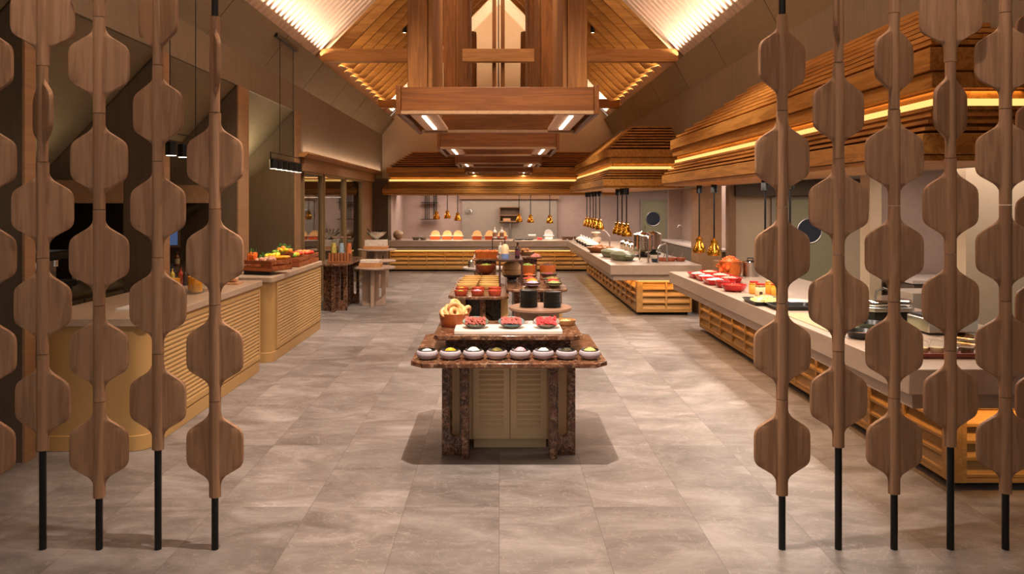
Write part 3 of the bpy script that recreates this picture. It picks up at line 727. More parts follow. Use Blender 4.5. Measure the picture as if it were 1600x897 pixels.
# oval plates
def oval_plate(x, y, z, name, lb, rx, ry, mat, rim, group, tilt=0):
    t = thing(name, lb, 'plate', (x, y, z), 0, group)
    t.rotation_euler = (tilt, 0, 0)
    M().lathe([(.0, .004), (.72, .004), (.93, .026), (1.0, .030), (.98, .024), (.75, 0), (0, 0)][::-1] and [(0, 0), (rx * .72, 0), (rx * .96, .026), (rx, .034), (rx * .95, .033), (rx * .7, .008), (0, .008)], seg=36, sy=ry / rx).build('dish', mat, t)
    M().lathe([(rx * .95, .0335), (rx, .0345), (rx * 1.01, .031), (rx * .96, .031)], seg=36, sy=ry / rx).build('rim', rim, t)
    return t
for x, nm, rimc, mc, lb in ((-.185, 'left', (74, 84, 70), (150, 72, 60), 'dark red'), (.095, 'middle', (70, 92, 96), (164, 84, 76), 'speckled salami'), (.37, 'right', (96, 78, 66), (206, 62, 66), 'bright red')):
    oval_plate(x, 5.84, .9595 + .062 * math.sin(R(17)), 'oval_plate', '%s oval glazed plate on the white slab, holding %s cured meat' % (nm, lb), .102, .088, P((92, 84, 74), .25), P(rimc, .3), 'oval plates on the white slab', R(17))
    tag(M().prism([(.0, 0), (.075, 0), (.075, .024), (.0, .0)], -.05, .05, 'x').build('plate_wedge', MT['trav'], loc=(x, 5.84, .9595)), 'small stone wedge tilting the %s oval plate towards the front' % nm, 'wedge')
    rnd = random.Random(int(x * 100) + 50)
    m = M().lathe([(0, .004), (.078, .004), (.07, .012), (0, .014)], seg=28, sy=.86)
    for k in range(39):
        m.cbox((-.068 + .136 * (k % 13) / 12, -.04 + .036 * (k // 13) + rnd.uniform(-.006, .006), .018 + rnd.uniform(0, .012)), (.026, .05, .004), (rnd.uniform(-.15, .15), rnd.uniform(.3, .6), rnd.uniform(-.2, .2)))
    mo = m.build('cured_meat', P(mc, .45, .5, 70), loc=(x, 5.838, .991), bevel=.001); mo.rotation_euler = (R(17), 0, 0)
    tag(mo, '%s folded meat slices on the %s oval plate' % (lb, nm), 'cured meat', None, 'stuff')
# onion-ring pastries in wooden bowl
def bowl(x, y, z, name, lb, r, h, mat, cat='bowl', group=None, th=.008, foot=.55, flare=.5, sy=1, seg=28, inner=None):
    t = thing(name, lb, cat, (x, y, z), 0, group)
    pr = [(0, 0), (r * foot, 0)] + [(r * (foot + (1 - foot) * (i / 6) ** flare), h * i / 6) for i in range(1, 7)]
    pi_ = [(q - th, max(zz, th)) for q, zz in reversed(pr[1:])] + [(0, th)]
    M().lathe(pr + pi_, seg=seg, sy=sy).build('bowl_body', mat, t)
    if inner: M().lathe([(r - th * 1.2, h + .001), (r + .001, h + .002), (r + .001, h - .006), (r - th * 1.2, h - .006)], seg=seg, sy=sy).build('rim', inner, t)
    return t
bowl(-.365, 6.08, .931, 'wooden_bowl', 'reddish wooden bowl of ring pastries on the left of the raised marble tier', .125, .11, P((150, 74, 32), .35), foot=.8)
ring = M().torus((0, 0, 0), .033, .0175, n=24, m=10)
r0 = None
for i, (x, y, z, a, b) in enumerate(((-.43, 6.02, 1.045, .9, .2), (-.36, 6.0, 1.05, 1.1, -.1), (-.29, 6.04, 1.05, 1.0, -.4), (-.40, 6.1, 1.08, .7, .4), (-.32, 6.1, 1.09, .8, -.3), (-.37, 6.03, 1.115, 1.15, .1), (-.44, 6.1, 1.05, .5, .9), (-.27, 6.12, 1.05, .6, -.9), (-.31, 6.02, 1.06, 1.2, -.4), (-.40, 6.03, 1.07, 1.2, .3), (-.36, 6.14, 1.13, .9, 0))):
    if r0 is None: r0 = o = tag(ring.build('ring_pastry', P((226, 172, 112), .5, .2, 14)), 'golden ring pastry heaped in the wooden bowl on the raised tier', 'pastry', 'ring pastries in the wooden bowl')
    else: o = r0.copy(); COL.objects.link(o)
    o.location = (x, y, 1.03 + (z - 1.015) * .62); o.rotation_euler = (a, b, i * .7)
bowl(.545, 6.13, .931, 'wooden_dish', 'small pale wooden dish at the right end of the raised marble tier', .085, .045, P((176, 128, 82), .45), foot=.8, cat='dish')
heap('shelled_nuts', 'cream nuts in the small pale wooden dish', 'nuts', (.545, 6.13, .94), .073, .038, (226, 196, 140), 50, .008)
# condiment bowls
cond = (((236, 230, 220), 'white cream', .5), ((240, 176, 30), 'yellow shredded topping', .9), ((238, 232, 220), 'white cubed cheese', 1.2), ((128, 112, 40), 'chopped green and yellow herbs', .8),
        ((232, 178, 188), 'pink diced pickle', 1.1), ((238, 234, 228), 'white crumbled cheese', .9), ((74, 68, 34), 'dark green chopped leaves', .7), ((238, 206, 120), 'pale yellow sliced topping', 1.0))
nth = ('first', 'second', 'third', 'fourth', 'fifth', 'sixth', 'seventh', 'eighth', 'ninth', 'tenth', 'eleventh', 'twelfth', 'thirteenth', 'fourteenth', 'topmost')
ords = ('first', 'second', 'third', 'fourth', 'fifth', 'sixth', 'seventh', 'eighth')
for i, (c, nm, hh) in enumerate(cond):
    x = -.525 + 1.185 * i / 7; y = 5.43
    t = thing('condiment_bowl', 'lilac-grey bowl of %s, %s from the left on the front table' % (nm, ords[i]), 'bowl', (x, y, TZ + .001), 0, 'condiment bowls on the front table')
    M().lathe([(0, 0), (.045, 0), (.062, .008), (.0775, .026), (.080, .042), (.074, .056), (.064, .062), (.060, .058), (.055, .02), (0, .014)], seg=36).build('bowl_body', MT['lilac'], t)
    M().lathe([(.040, .030), (.056, .050), (.0645, .068), (.0625, .069), (.054, .055), (0, .050), (0, .030)], seg=36).build('liner', MT['blackc'], t)
    heap('topping', '%s in the %s condiment bowl from the left' % (nm, ords[i]), 'topping', (x, y, TZ + .053), .034 + .012 * hh, .022 * hh + .006, c, 70, .0065, seed=i)

# ---- second table, left
t = thing('display_table', 'brown marble display table behind the ring pastries, with terracotta bowls', 'table', (0, 0, 0))
M().prism(octo(-.62, .12, 8.97, 11.4, .12), .765, .80).build('tabletop', MT['emp'], t, bevel=.006)
M().box(-.51, -.42, 9.3, 10.9, 0, .765).build('side_panel', MT['mustard'], t, bevel=.004)
M().box(.02, .11, 9.3, 10.9, 0, .765).build('side_panel', MT['mustard'], t, bevel=.004)
M().box(-.42, .02, 9.9, 9.95, 0, .765).build('rear_panel', MT['empd'], t)
M().box(-.24, -.17, 9.2, 9.75, 0, .765).build('leg', MT['emp'], t, bevel=.004)
M().prism([(-.205 + .13 * math.cos(R(a)), .33 + .13 * math.sin(R(a))) for a in range(0, 181, 15)] + [(-.335, 0), (-.075, 0)], 9.80, 9.86, 'y').build('arched_panel', MT['mustard'], t)
tc = P((172, 68, 40), .4)
k = 0
for ri, y in enumerate((9.13, 9.45)):
    for ci, x in enumerate((-.47, -.265, -.055)):
        col, nm = (((150, 170, 60), 'green and yellow salad'), ((222, 168, 186), 'pink sliced onion'), ((206, 74, 56), 'red dip'), ((240, 180, 40), 'yellow dip'), ((210, 90, 60), 'orange dip'), ((200, 84, 60), 'brick red dip'))[k]
        lb = ('front', 'rear')[ri] + ' row, ' + ('left', 'middle', 'right')[ci]
        bowl(x, y, .801, 'terracotta_bowl', 'small terracotta bowl of %s, %s, on the second marble table' % (nm, lb), .083, .062, tc, group='terracotta bowls', foot=.75)
        heap('dip', '%s in the %s terracotta bowl' % (nm, lb), 'dip', (x, y, .83), .072, .04 if k == 1 else .03, col, 40, .010, seed=k + 20)
        k += 1
k = 0
for ci, x in enumerate((-.43, -.13)):
    for ri in range(5):
        y = 9.80 + .27 * ri
        t = thing('wooden_trough', 'pale oval wooden trough in the %s column, %s from the front' % (('left', 'right')[ci], ords[ri]), 'dish', (x + .012 * ri * (1 - ci), y, .801), 0, 'pale wooden troughs')
        M().lathe([(0, 0), (.10, 0), (.125, .02), (.135, .066), (.121, .066), (.108, .022), (0, .018)], seg=30, sy=.62).build('dish_body', P((232, 184, 108), .4, .05), t)
        M().lathe([(0, .024), (.108, .026), (.112, .03), (0, .036)], seg=24, sy=.61).build('filling', P((150, 92, 40) if ri % 2 else (128, 74, 34), .5, .3, 40), t)
t = thing('pedestal_bowl', 'deep red-brown wooden bowl of salad on a dark foot, back of the second marble table', 'bowl', (-.2, 11.1, .801), 0)
M().lathe([(0, 0), (.07, 0), (.06, .02), (.045, .05), (.06, .07), (0, .07)], seg=28).build('foot', MT['dark'], t)
M().lathe([(.05, .065), (.10, .09), (.14, .15), (.15, .21), (.138, .21), (.12, .14), (0, .10), (0, .066)], seg=32).build('bowl_body', P((128, 58, 30), .3), t)
heap('green_salad', 'green salad in the deep red-brown pedestal bowl', 'salad', (-.2, 11.1, .965), .12, .06, (142, 154, 62), 60, .016)

# ---- third table, right, with salad bowls
t = thing('display_table', 'brown marble display table behind the black plate stacks, with salad bowls', 'table', (0, 0, 0))
M().prism(octo(.09, .86, 9.3, 11.6, .08), .815, .85).build('tabletop', MT['emp'], t, bevel=.006)
M().box(.19, .28, 9.5, 11.3, 0, .815).build('side_panel', MT['empd'], t)
M().box(.72, .80, 9.5, 11.3, 0, .815).build('side_panel', MT['mustard'], t)
M().box(.44, .52, 9.42, 10.2, 0, .815).build('leg', MT['emp'], t)
M().box(.28, .72, 10.4, 10.45, 0, .815).build('rear_panel', MT['empd'], t)
sal = [(.425, 9.5, .115, .07, (228, 178, 210), 'pink sliced onion', 'front left'), (.70, 9.5, .115, .07, (170, 176, 110), 'pale green cucumber', 'front right'),
       (.43, 9.82, .115, .06, (236, 150, 40), 'orange slices', 'second row left'), (.71, 9.82, .115, .06, (196, 44, 34), 'red chopped peppers', 'second row right'),
       (.41, 10.14, .12, .055, (206, 84, 60), 'sliced red tomato', 'third row left'), (.72, 10.14, .12, .055, (140, 120, 50), 'olive-green leaves', 'third row right'),
       (.42, 10.5, .12, .07, (236, 104, 30), 'shredded carrot', 'fourth row left'), (.70, 10.5, .13, .09, (150, 58, 72), 'purple cabbage', 'fourth row right')]
for i, (x, y, r, h, c, nm, pos) in enumerate(sal):
    bowl(x, y, .851, 'salad_bowl', 'dark stoneware bowl of %s, %s on the third marble table' % (nm, pos), r, h, P((92, 76, 60), .4), group='stoneware salad bowls', foot=.4, flare=.8)
    heap('salad', '%s heaped in the %s stoneware bowl' % (nm, pos), 'salad', (x, y, .851 + h * .55), r * .85, .05, c, 70, .011, seed=40 + i)
for x, c, nm, sd in ((.42, (150, 172, 84), 'green lettuce', 'left'), (.72, (92, 48, 30), 'dark dried fruit', 'right')):
    t = thing('wooden_tub', '%s straight-sided orange-brown wooden tub of %s at the back of the third table' % (sd, nm), 'tub', (x, 11.05, .851), 0, 'wooden tubs')
    M().lathe([(0, 0), (.115, 0), (.12, .16), (.108, .16), (.105, .02), (0, .02)], seg=30).build('tub_body', P((176, 92, 40), .4), t)
    M().torus((0, 0, .04), .1185, .004, n=30).build('hoop', MT['dark'], t)
    heap('tub_filling', '%s in the %s wooden tub' % (nm, sd), 'salad', (x, 11.05, .98), .1, .055, c, 60, .014, seed=60)

# ---- round plate table
t = thing('round_table', 'round pale-topped pedestal table carrying two stacks of black plates', 'table', (.44, 8.0, 0), 0)
M().lathe([(0, .785), (.32, .785), (.337, .80), (.335, .82), (0, .82)], seg=56).build('tabletop', MT['walnutm'], t)
m = M(); slot_slab(m, -.2, .2, 0, .785, 0, .03, .2, .6, -.03, .03); m.build('leg', MT['trav'], t)
M().box(-.03, .03, -.2, -.031, 0, .785).build('leg', MT['trav'], t); M().box(-.03, .03, .031, .2, 0, .785).build('leg', MT['trav'], t)
pl = None
for (x, y, sd, n) in ((.315, 7.97, 'left', 15), (.565, 7.95, 'right', 14)):
    for i in range(n):
        if pl is None:
            pl = o = M().lathe([(0, 0), (.07, 0), (.09, .003), (.0975, .0095), (.095, .0105), (.086, .006), (0, .005)], seg=40).build('black_plate', MT['blackc'])
        else: o = pl.copy(); COL.objects.link(o)
        o.location = (x + random.uniform(-.002, .002), y, .8205 + i * .0122)
        tag(o, 'matt black plate, %s from the bottom of the %s stack on the round table' % (nth[i], sd), 'plate', '%s stack of black plates' % sd)

# ---- raised dark stand behind with stone urn
t = thing('display_stand', 'tall dark-framed stand with bottles on top and the stone urn beneath', 'stand', (0, 0, 0))
M().box(-.005, .31, 9.8, 11.35, 1.155, 1.185).build('stand_top', P((70, 44, 34), .3), t, bevel=.003)
for x in (-.005, .285):
    for y in (9.8, 11.325): M().box(x, x + .025, y, y + .025, .801 if x < .1 else .851, 1.155).build('leg', P((70, 44, 34), .3), t)
t = thing('stone_urn', 'rounded beige stone urn on a black foot beneath the dark stand', 'urn', (.175, 10.25, .851), 0)
M().lathe([(0, 0), (.075, 0), (.06, .03), (.075, .05), (0, .05)], seg=32).build('foot', MT['blackc'], t)
M().lathe([(.05, .05), (.11, .065), (.135, .095), (.132, .10), (.0, .10)], seg=32).build('tray_ring', P((52, 44, 38), .4), t)
M().lathe([(.125, .10), (.137, .13), (.137, .16), (.125, .163), (.135, .168), (.13, .20), (.10, .25), (.06, .275), (.03, .28), (0, .28)], seg=36).build('urn_body', P((172, 142, 100), .55), t)
t = thing('display_riser', 'brown marble block riser left of the dark stand, carrying the orange pastry box', 'riser', (0, 0, 0))
M().box(-.42, 0, 11.55, 12.75, 1.03, 1.06).build('riser_top', MT['emp'], t, bevel=.004)
M().box(-.37, -.05, 11.65, 12.65, .0, 1.03).build('support_block', MT['empd'], t)
t = thing('pastry_box', 'orange-brown oblong bowl of small orange pastries on the marble riser', 'box', (-.205, 11.7, 1.061), 0)
M().prism(rrect(-.185, .185, -.11, .11, .07, 6), 0, .012).build('base', P((170, 84, 30), .4), t)
rings = []
for sc, z in ((.86, 0.0), (1.0, .11), (.94, .11), (.82, .013)): rings.append([(x * sc, y * sc, z) for x, y in rrect(-.185, .185, -.11, .11, .07, 6)])
M().loft(rings, False).build('wall', P((184, 96, 36), .4), t)
pz = None
for i in range(24):
    if pz is None: pz = o = M().ball((0, 0, 0), (.026, .032, .02), 10).build('orange_pastry', P((222, 112, 50), .45, .3))
    else: o = pz.copy(); COL.objects.link(o)
    o.location = (-.205 - .145 + .0415 * (i % 8), 11.63 + .065 * (i // 8), 1.161 + .006 * (i % 3)); o.rotation_euler = (0, 0, i)
    tag(o, 'small orange pastry piled in the oblong bowl on the marble riser', 'pastry', 'orange pastries')
oval_plate(-.26, 12.25, 1.061, 'meat_platter', 'dark oval platter of pink sliced ham behind the orange pastries', .12, .1, P((84, 70, 60), .3), P((60, 50, 44), .3), 'ham')
heap('sliced_ham', 'pink sliced ham on the dark platter behind the orange pastries', 'ham', (-.26, 12.25, 1.075), .1, .055, (220, 130, 128), 40, .022, flat=.4)
def bottle(x, y, z, lb, r, h, body, lab=None, cap=None, group=None, neck=.3):
    t = thing('bottle', lb, 'bottle', (x, y, z), 0, group)
    M().lathe([(0, 0), (r, 0), (r, h * .58), (r * .8, h * .68), (r * neck, h * .76), (r * neck, h * .93), (0, h * .93)], seg=20).build('bottle_body', body, t)
    if lab: M().lathe([(r * 1.01, h * .16), (r * 1.02, h * .17), (r * 1.02, h * .5), (r * 1.01, h * .51)], seg=20).build('paper_label', lab, t)
    M().cyl((0, 0, h * .93), (0, 0, h), r * neck * 1.15, 12).build('cap', cap or MT['black'], t)
    return t
bottle(.245, 10.05, 1.186, 'dark red-brown sauce bottle at the right of the dark stand', .033, .21, P((44, 20, 22), .12), P((90, 40, 50), .5))
bottle(.205, 10.6, 1.186, 'slim clear bottle behind the dark sauce bottle on the stand', .03, .22, MT['glass'])
bottle(.275, 10.7, 1.186, 'short amber bottle at the right rear of the dark stand', .028, .17, P((120, 60, 24), .15))
t = thing('ceramic_jug', 'cream ceramic jug with a blue lower band on the dark stand', 'jug', (.08, 9.98, 1.186), 0)
M().lathe([(0, 0), (.05, 0), (.052, .065), (0, .065)], seg=28).build('blue_band', P((120, 140, 190), .35), t)
M().lathe([(.052, .065), (.053, .12), (.045, .165), (.025, .19), (0, .195)], seg=28).build('jug_body', P((226, 200, 160), .4), t)
M().tube([(-.05, 0, .06), (-.085, 0, .08), (-.085, 0, .13), (-.045, 0, .16)], .007).build('handle', P((226, 200, 160), .4), t)
bottle(.02, 11.0, 1.186, 'small white-topped flask left rear of the dark stand', .035, .16, P((206, 204, 196), .2), cap=MT['white'])
t = thing('bottle_rack', 'black square wire rack holding two pale labelled bottles, standing behind the dark stand', 'rack', (-.1, 12.55, 1.061), 0)
for x in (-.02, .19):
    for y in (-.05, .05): M().box(x, x + .012, y, y + .012, 0, .27).build('post', MT['black'], t)
M().box(-.02, .202, -.05, .062, .255, .27).build('top_shelf', MT['black'], t); M().box(-.02, .202, -.05, .062, 0, .014).build('bottom_shelf', P((120, 60, 30), .4), t)
for x, sd in ((-.065, 'left'), (.055, 'right')):
    bottle(x - .01, 12.55, 1.332, '%s pale labelled bottle standing on top of the black wire rack' % sd, .036, .19, P((226, 214, 200), .2), P((150, 100, 70), .5), MT['white'], 'pale labelled bottles')
t = thing('bread_basket', 'round woven basket of bread rolls on a dark drum, right of the dark stand', 'basket', (.43, 12.4, .0), 0)
M().lathe([(0, 0), (.16, 0), (.1, .12), (.1, 1.0), (.15, 1.03), (0, 1.03)], seg=28).build('drum_stand', P((78, 58, 40), .5), t)
M().lathe([(0, 1.03), (.12, 1.03), (.17, 1.12), (.155, 1.12), (0, 1.06)], seg=28).build('basket_body', P((130, 92, 60), .7, .4, 80), t)
rb = None
for i in range(10):
    if rb is None: rb = o = M().ball((0, 0, 0), (.042, .034, .028), 12).build('bread_roll', P((190, 134, 84), .6))
    else: o = rb.copy(); COL.objects.link(o)
    a = i * 2.4; q = .10 if i < 7 else .04; o.location = (.43 + q * math.cos(a), 12.4 + q * math.sin(a), 1.115 if i < 7 else 1.15); o.rotation_euler = (0, .3, a)
    tag(o, 'brown bread roll heaped in the round woven basket', 'bread', 'bread rolls')
t = thing('low_riser', 'low brown board of cut meat right of the basket, over the wooden tubs', 'riser', (.50, 11.75, 0), 0)
M().box(-.16, .17, 0, .3, 1.05, 1.075).build('riser_top', MT['emp'], t); M().box(-.1, .1, .1, .25, 0, 1.05).build('support_block', MT['empd'], t)
heap('diced_meat', 'pink diced meat on the low brown board over the wooden tubs', 'meat', (.58, 11.9, 1.076), .08, .04, (206, 120, 110), 40, .014)

# ---- pale round table far left of island, with jars
t = thing('round_table', 'small white-topped round table beyond the second marble table', 'table', (-.27, 13.9, 0), 0)
M().lathe([(0, .70), (.40, .70), (.41, .73), (0, .73)], seg=40).build('tabletop', P((206, 192, 182), .35), t)
M().box(-.2, .2, -.03, .03, 0, .70).build('leg', MT['trav'], t); M().box(-.03, .03, -.2, -.031, 0, .7).build('leg', MT['trav'], t)
t = thing('jar', 'steel lidded jar on the small white-topped round table', 'jar', (-.52, 13.85, .731), 0)
M().lathe([(0, 0), (.06, 0), (.06, .11), (0, .11)], seg=20).build('jar_body', MT['steel'], t); M().lathe([(0, .112), (.062, .112), (.05, .14), (0, .15)], seg=20).build('lid', MT['chrome'], t)
tag(M().box(-.15, .1, -.1, .1, 0, .02).build('stone_board', P((216, 206, 196), .4), loc=(-.3, 13.8, .731)), 'pale square board beside the steel jar', 'board')

# ---- marble side tables at the glazed room
t = thing('display_table', 'dark brown marble side table in front of the glazed room on the left', 'table', (0, 0, 0))
M().prism([(-3.16, 12.98), (-2.78, 12.95), (-2.67, 13.1), (-2.65, 13.4), (-2.65, 14.5), (-2.75, 14.8), (-3.25, 15.0), (-3.25, 13.2)], .825, .86).build('tabletop', MT['empd'], t, bevel=.005)
cross_leg(t, -2.93, 13.35, .825, .42, MT['empd'])
cross_leg(t, -2.86, 14.3, .825, .36, MT['empd'])
t = thing('flower_tube_rack', 'copper-brown rack of small tubes on the dark marble side table', 'rack', (-2.88, 13.45, .861), 0)
M().box(-.2, .2, -.1, .1, 0, .02).build('rack_base', P((150, 92, 56), .4), t)
for i in range(7): M().cyl((-.17 + .055 * i, -.07 + .02 * (i % 3), .02), (-.17 + .055 * i, -.07 + .02 * (i % 3), .17), .018, 12).build('tube', P((168, 104, 62), .35), t)
M().box(-.2, .2, .05, .1, .02, .15).build('rack_back', P((130, 80, 50), .4), t)
for i, (x, c, nm) in enumerate(((-3.02, (226, 196, 90), 'yellow-flowered'), (-2.88, (170, 190, 210), 'blue-tinted'), (-2.745, (226, 120, 60), 'orange-flowered'))):
    t = thing('glass_carafe', 'tall conical carafe with %s infusion on the tube rack' % nm, 'carafe', (x, 13.62, .861), 0, 'infusion carafes')
    M().lathe([(0, 0), (.062, 0), (.06, .2), (.04, .38), (.038, .43), (.034, .43), (.036, .38), (.056, .2), (.056, .006), (0, .006)], seg=24).build('carafe_body', MT['glass'], t)
    M().lathe([(0, .01), (.054, .01), (.053, .2), (.036, .33), (0, .33)], seg=20).build('infusion', P(c, .4, .35, 40), t)
    M().cyl((0, 0, .432), (0, 0, .45), .042, 18).build('cork_lid', P((150, 110, 80), .6), t)
def trav_table(lb, x, y, r, h, sy=1):
    t = thing('round_table', lb, 'table', (x, y, 0), 0, 'travertine tables')
    M().lathe([(0, h - .035), (r - .01, h - .035), (r, h - .015), (r - .005, h), (0, h)], seg=44, sy=sy).build('tabletop', MT['trav'], t)
    cross_leg(t, 0, 0, h - .035, r * 1.1, MT['trav'])
trav_table('round travertine table with a pale boxed tray, beside the dark marble side table', -2.35, 14.0, .40, .73)
trav_table('oval travertine table under the silver bowl near the back counter', -2.98, 18.2, .47, .80)
trav_table('low round travertine table partly hidden behind the pale boxed tray', -2.72, 17.0, .36, .62)
def tray_crate(x, y, z, lb, w_, d, h1, h2):
    t = thing('serving_crate', lb, 'crate', (x, y, z), 0, 'boxed trays')
    M().box(-w_ / 2, w_ / 2, -d / 2, d / 2, 0, h1).build('wooden_box', P((196, 138, 88), .5), t, bevel=.004)
    M().box(-w_ / 2 + .02, w_ / 2 - .02, -d / 2 + .02, d / 2 - .02, h1, h1 + h2).build('linen_stack', P((222, 204, 186), .8), t, bevel=.008)
tray_crate(-2.40, 13.95, .731, 'wooden box tray with pale folded linen on the round travertine table', .40, .3, .075, .06)
tray_crate(-3.0, 18.2, .801, 'wooden box tray with pale folded linen beneath the silver bowl', .56, .36, .07, .15)
t = thing('silver_bowl', 'wide silver boat-shaped bowl filled with utensils near the back left pier', 'bowl', (-3.0, 18.2, 1.022), 0)
M().lathe([(0, 0), (.07, 0), (.05, .02), (.12, .07), (.2, .13), (.26, .19), (.245, .19), (.1, .085), (0, .06)], seg=36, sy=.6).build('bowl_body', MT['steel'], t)
m = M()
for x, a in ((-.16, -1.0), (-.08, -.3), (0, .0), (.07, .2), (.13, .4)): m.tube([(x * .5, 0, .1), (x + .06 * a, 0, .27)], .012)
m.build('utensils', MT['black'], t)
# ================================================================ FRUIT COUNTER, LEFT
def crate(lb, x, y, z, L, W, H, rz=0):
    t = thing('slatted_crate', lb, 'crate', (x, y, z), rz, 'slatted wooden crates')
    wd = MT['crate']
    M().box(-L / 2, L / 2, -W / 2, W / 2, 0, .01).build('crate_floor', wd, t)
    for k in range(2):
        za = .012 + k * H * .55; zb = za + H * .38
        for s in (-1, 1):
            M().box(-L / 2, L / 2, s * W / 2 - .006, s * W / 2 + .006, za, zb).build('side_slat', wd, t, bevel=.002)
            M().box(s * L / 2 - .006, s * L / 2 + .006, -W / 2, W / 2, za, zb).build('end_slat', wd, t, bevel=.002)
    for sx in (-1, 1):
        for sy in (-1, 1): M().cbox((sx * (L / 2 - .015), sy * (W / 2 - .015), H / 2), (.02, .02, H)).build('corner_post', wd, t)
    return t
MT['crate'] = wood('crate_wood', (120, 60, 32), (168, 96, 54), 'x', .55)
CT = 1.036
protos = {}
def produce(kind, lb, grp, x, y, z, rot=(0, 0, 0), sc=1):
    if kind not in protos:
        if kind == 'carrot':
            o = thing('carrot', '', 'carrot'); M().lathe([(0, 0), (.006, .01), (.014, .06), (.019, .12), (.016, .135), (0, .138)], seg=12).build('root', P((236, 112, 32), .5), o)
            M().tube([(0, 0, .135), (.004, 0, .16), (.01, 0, .18)], .004, 6).build('leaf_stalk', P((60, 110, 40), .6), o)
        elif kind == 'lemon': o = tag(M().lathe([(0, -.05), (.008, -.045), (.026, -.028), (.034, 0), (.026, .028), (.008, .045), (0, .05)], seg=16).build('lemon', P((236, 206, 50), .4)), 'x', 'lemon')
        elif kind == 'potato': o = tag(M().ball((0, 0, 0), (.042, .034, .032), 14, jit=.06).build('potato', P((196, 140, 110), .7)), 'x', 'potato')
        elif kind == 'orange': o = tag(M().ball((0, 0, 0), .038, 18).build('orange', P((240, 140, 50), .45)), 'x', 'orange')
        elif kind == 'lime': o = tag(M().ball((0, 0, 0), (.034, .03, .03), 16).build('lime', P((130, 170, 50), .4)), 'x', 'lime')
        elif kind == 'tomato': o = tag(M().ball((0, 0, 0), (.038, .038, .031), 18).build('tomato', P((214, 62, 36), .3)), 'x', 'tomato')
        elif kind == 'pepper': o = tag(M().lathe([(0, -.045), (.018, -.04), (.032, -.01), (.036, .02), (.028, .038), (.008, .034), (.004, .055), (0, .055)], seg=14).build('bell_pepper', P((238, 180, 40), .3)), 'x', 'pepper')
        elif kind == 'squash': o = tag(M().lathe([(0, -.08), (.024, -.07), (.034, -.03), (.028, .02), (.018, .06), (.01, .08), (0, .082)], seg=14).build('yellow_squash', P((240, 168, 40), .45)), 'x', 'squash')
        elif kind == 'apple': o = tag(M().ball((0, 0, 0), (.037, .037, .034), 16).build('apple', P((220, 130, 80), .35)), 'x', 'apple')
        protos[kind] = o
    else:
        p = protos[kind]; o = dup(p)
    o.location = (x, y, z); o.rotation_euler = rot; o.scale = (sc,) * 3
    o['label'] = lb; o['group'] = grp
    return o
c1 = 'in the slatted crate nearest the camera'; c2 = 'in the middle slatted crate'; c3 = 'in the farthest slatted crate'; cb = 'in the wooden bowl raised behind the nearest crate'
tag(M().prism(rrect(-.17, .17, -.12, .12, .04, 4), 0, .045).build('crate_riser', MT['black'], loc=(-3.03, 9.42, CT)), 'low black block lifting the fruit crate nearest the camera', 'riser')
crate('slatted wooden crate of carrots, potatoes and squash, nearest the camera on the fruit counter', -2.95, 9.46, CT + .046, .46, .42, .13, R(-20))
rnd = random.Random(5)
zc = CT + .046
def pc(u, v):       # place in the turned crate
    c, q = math.cos(R(-20)), math.sin(R(-20)); return -2.95 + u * c - v * q, 9.46 + u * q + v * c
for i in range(9):
    x, y = pc(-.19 + .03 * (i % 5), -.13 + .09 * (i // 5)); produce('carrot', 'orange carrot standing ' + c1, 'carrots', x, y, zc + .06 + .012 * (i % 3), (rnd.uniform(-.3, .1), rnd.uniform(-.4, .3), i), 1.1)
for i in range(11):
    x, y = pc(-.02 + .06 * (i % 4), -.15 + .08 * (i // 4)); produce('potato', 'pink-brown potato ' + c1, 'potatoes', x, y, zc + .12 + .02 * (i % 2), (rnd.random(), rnd.random(), i))
for i in range(4):
    x, y = pc(-.05 + .04 * i, .07 + .02 * i); produce('lemon', 'yellow lemon ' + c1, 'lemons nearest', x, y, zc + .165 + .006 * i, (1.4, .2, i), 1.05)
for i in range(3):
    x, y = pc(.12 + .025 * i, .02 + .055 * i); produce('squash', 'yellow-orange squash at the right end of the crate nearest the camera', 'squashes', x, y, zc + .15, (1.4, .3, 1.1 + .2 * i), .95)
def herbs(lb, x, y, z, r, h, seed, n=90):
    rnd = random.Random(seed); m = M()
    for i in range(n):
        a = rnd.random() * 6.283; q = rnd.random() ** .5; top = (r * q * math.cos(a), r * q * math.sin(a), h * (.55 + .45 * rnd.random()) * (1 - .35 * q * q))
        m.tube([(top[0] * .2, top[1] * .2, 0), (top[0] * .7, top[1] * .7, top[2] * .7), top], .0022, 4)
        for j in range(3):
            m.ball((top[0] + rnd.uniform(-.02, .02), top[1] + rnd.uniform(-.02, .02), top[2] + rnd.uniform(-.03, .01)), (.014, .010, .004), 6, (rnd.uniform(-1, 1), rnd.uniform(-1, 1), rnd.random() * 3))
    return tag(m.build('herb_bunch', P((70, 124, 44), .6, .4, 30), loc=(x, y, z)), lb, 'herbs')
herbs('bushy green herb bunch standing behind the carrots', -3.06, 9.80, CT + .001, .10, .27, 1)
herbs('tall green herb bunch rising from the back corner of the middle crate', -3.03, 10.50, CT + .011, .13, .33, 2, 120)
herbs('small dark leafy bunch beside the farthest crate', -3.22, 11.15, CT + .001, .09, .25, 3, 50)
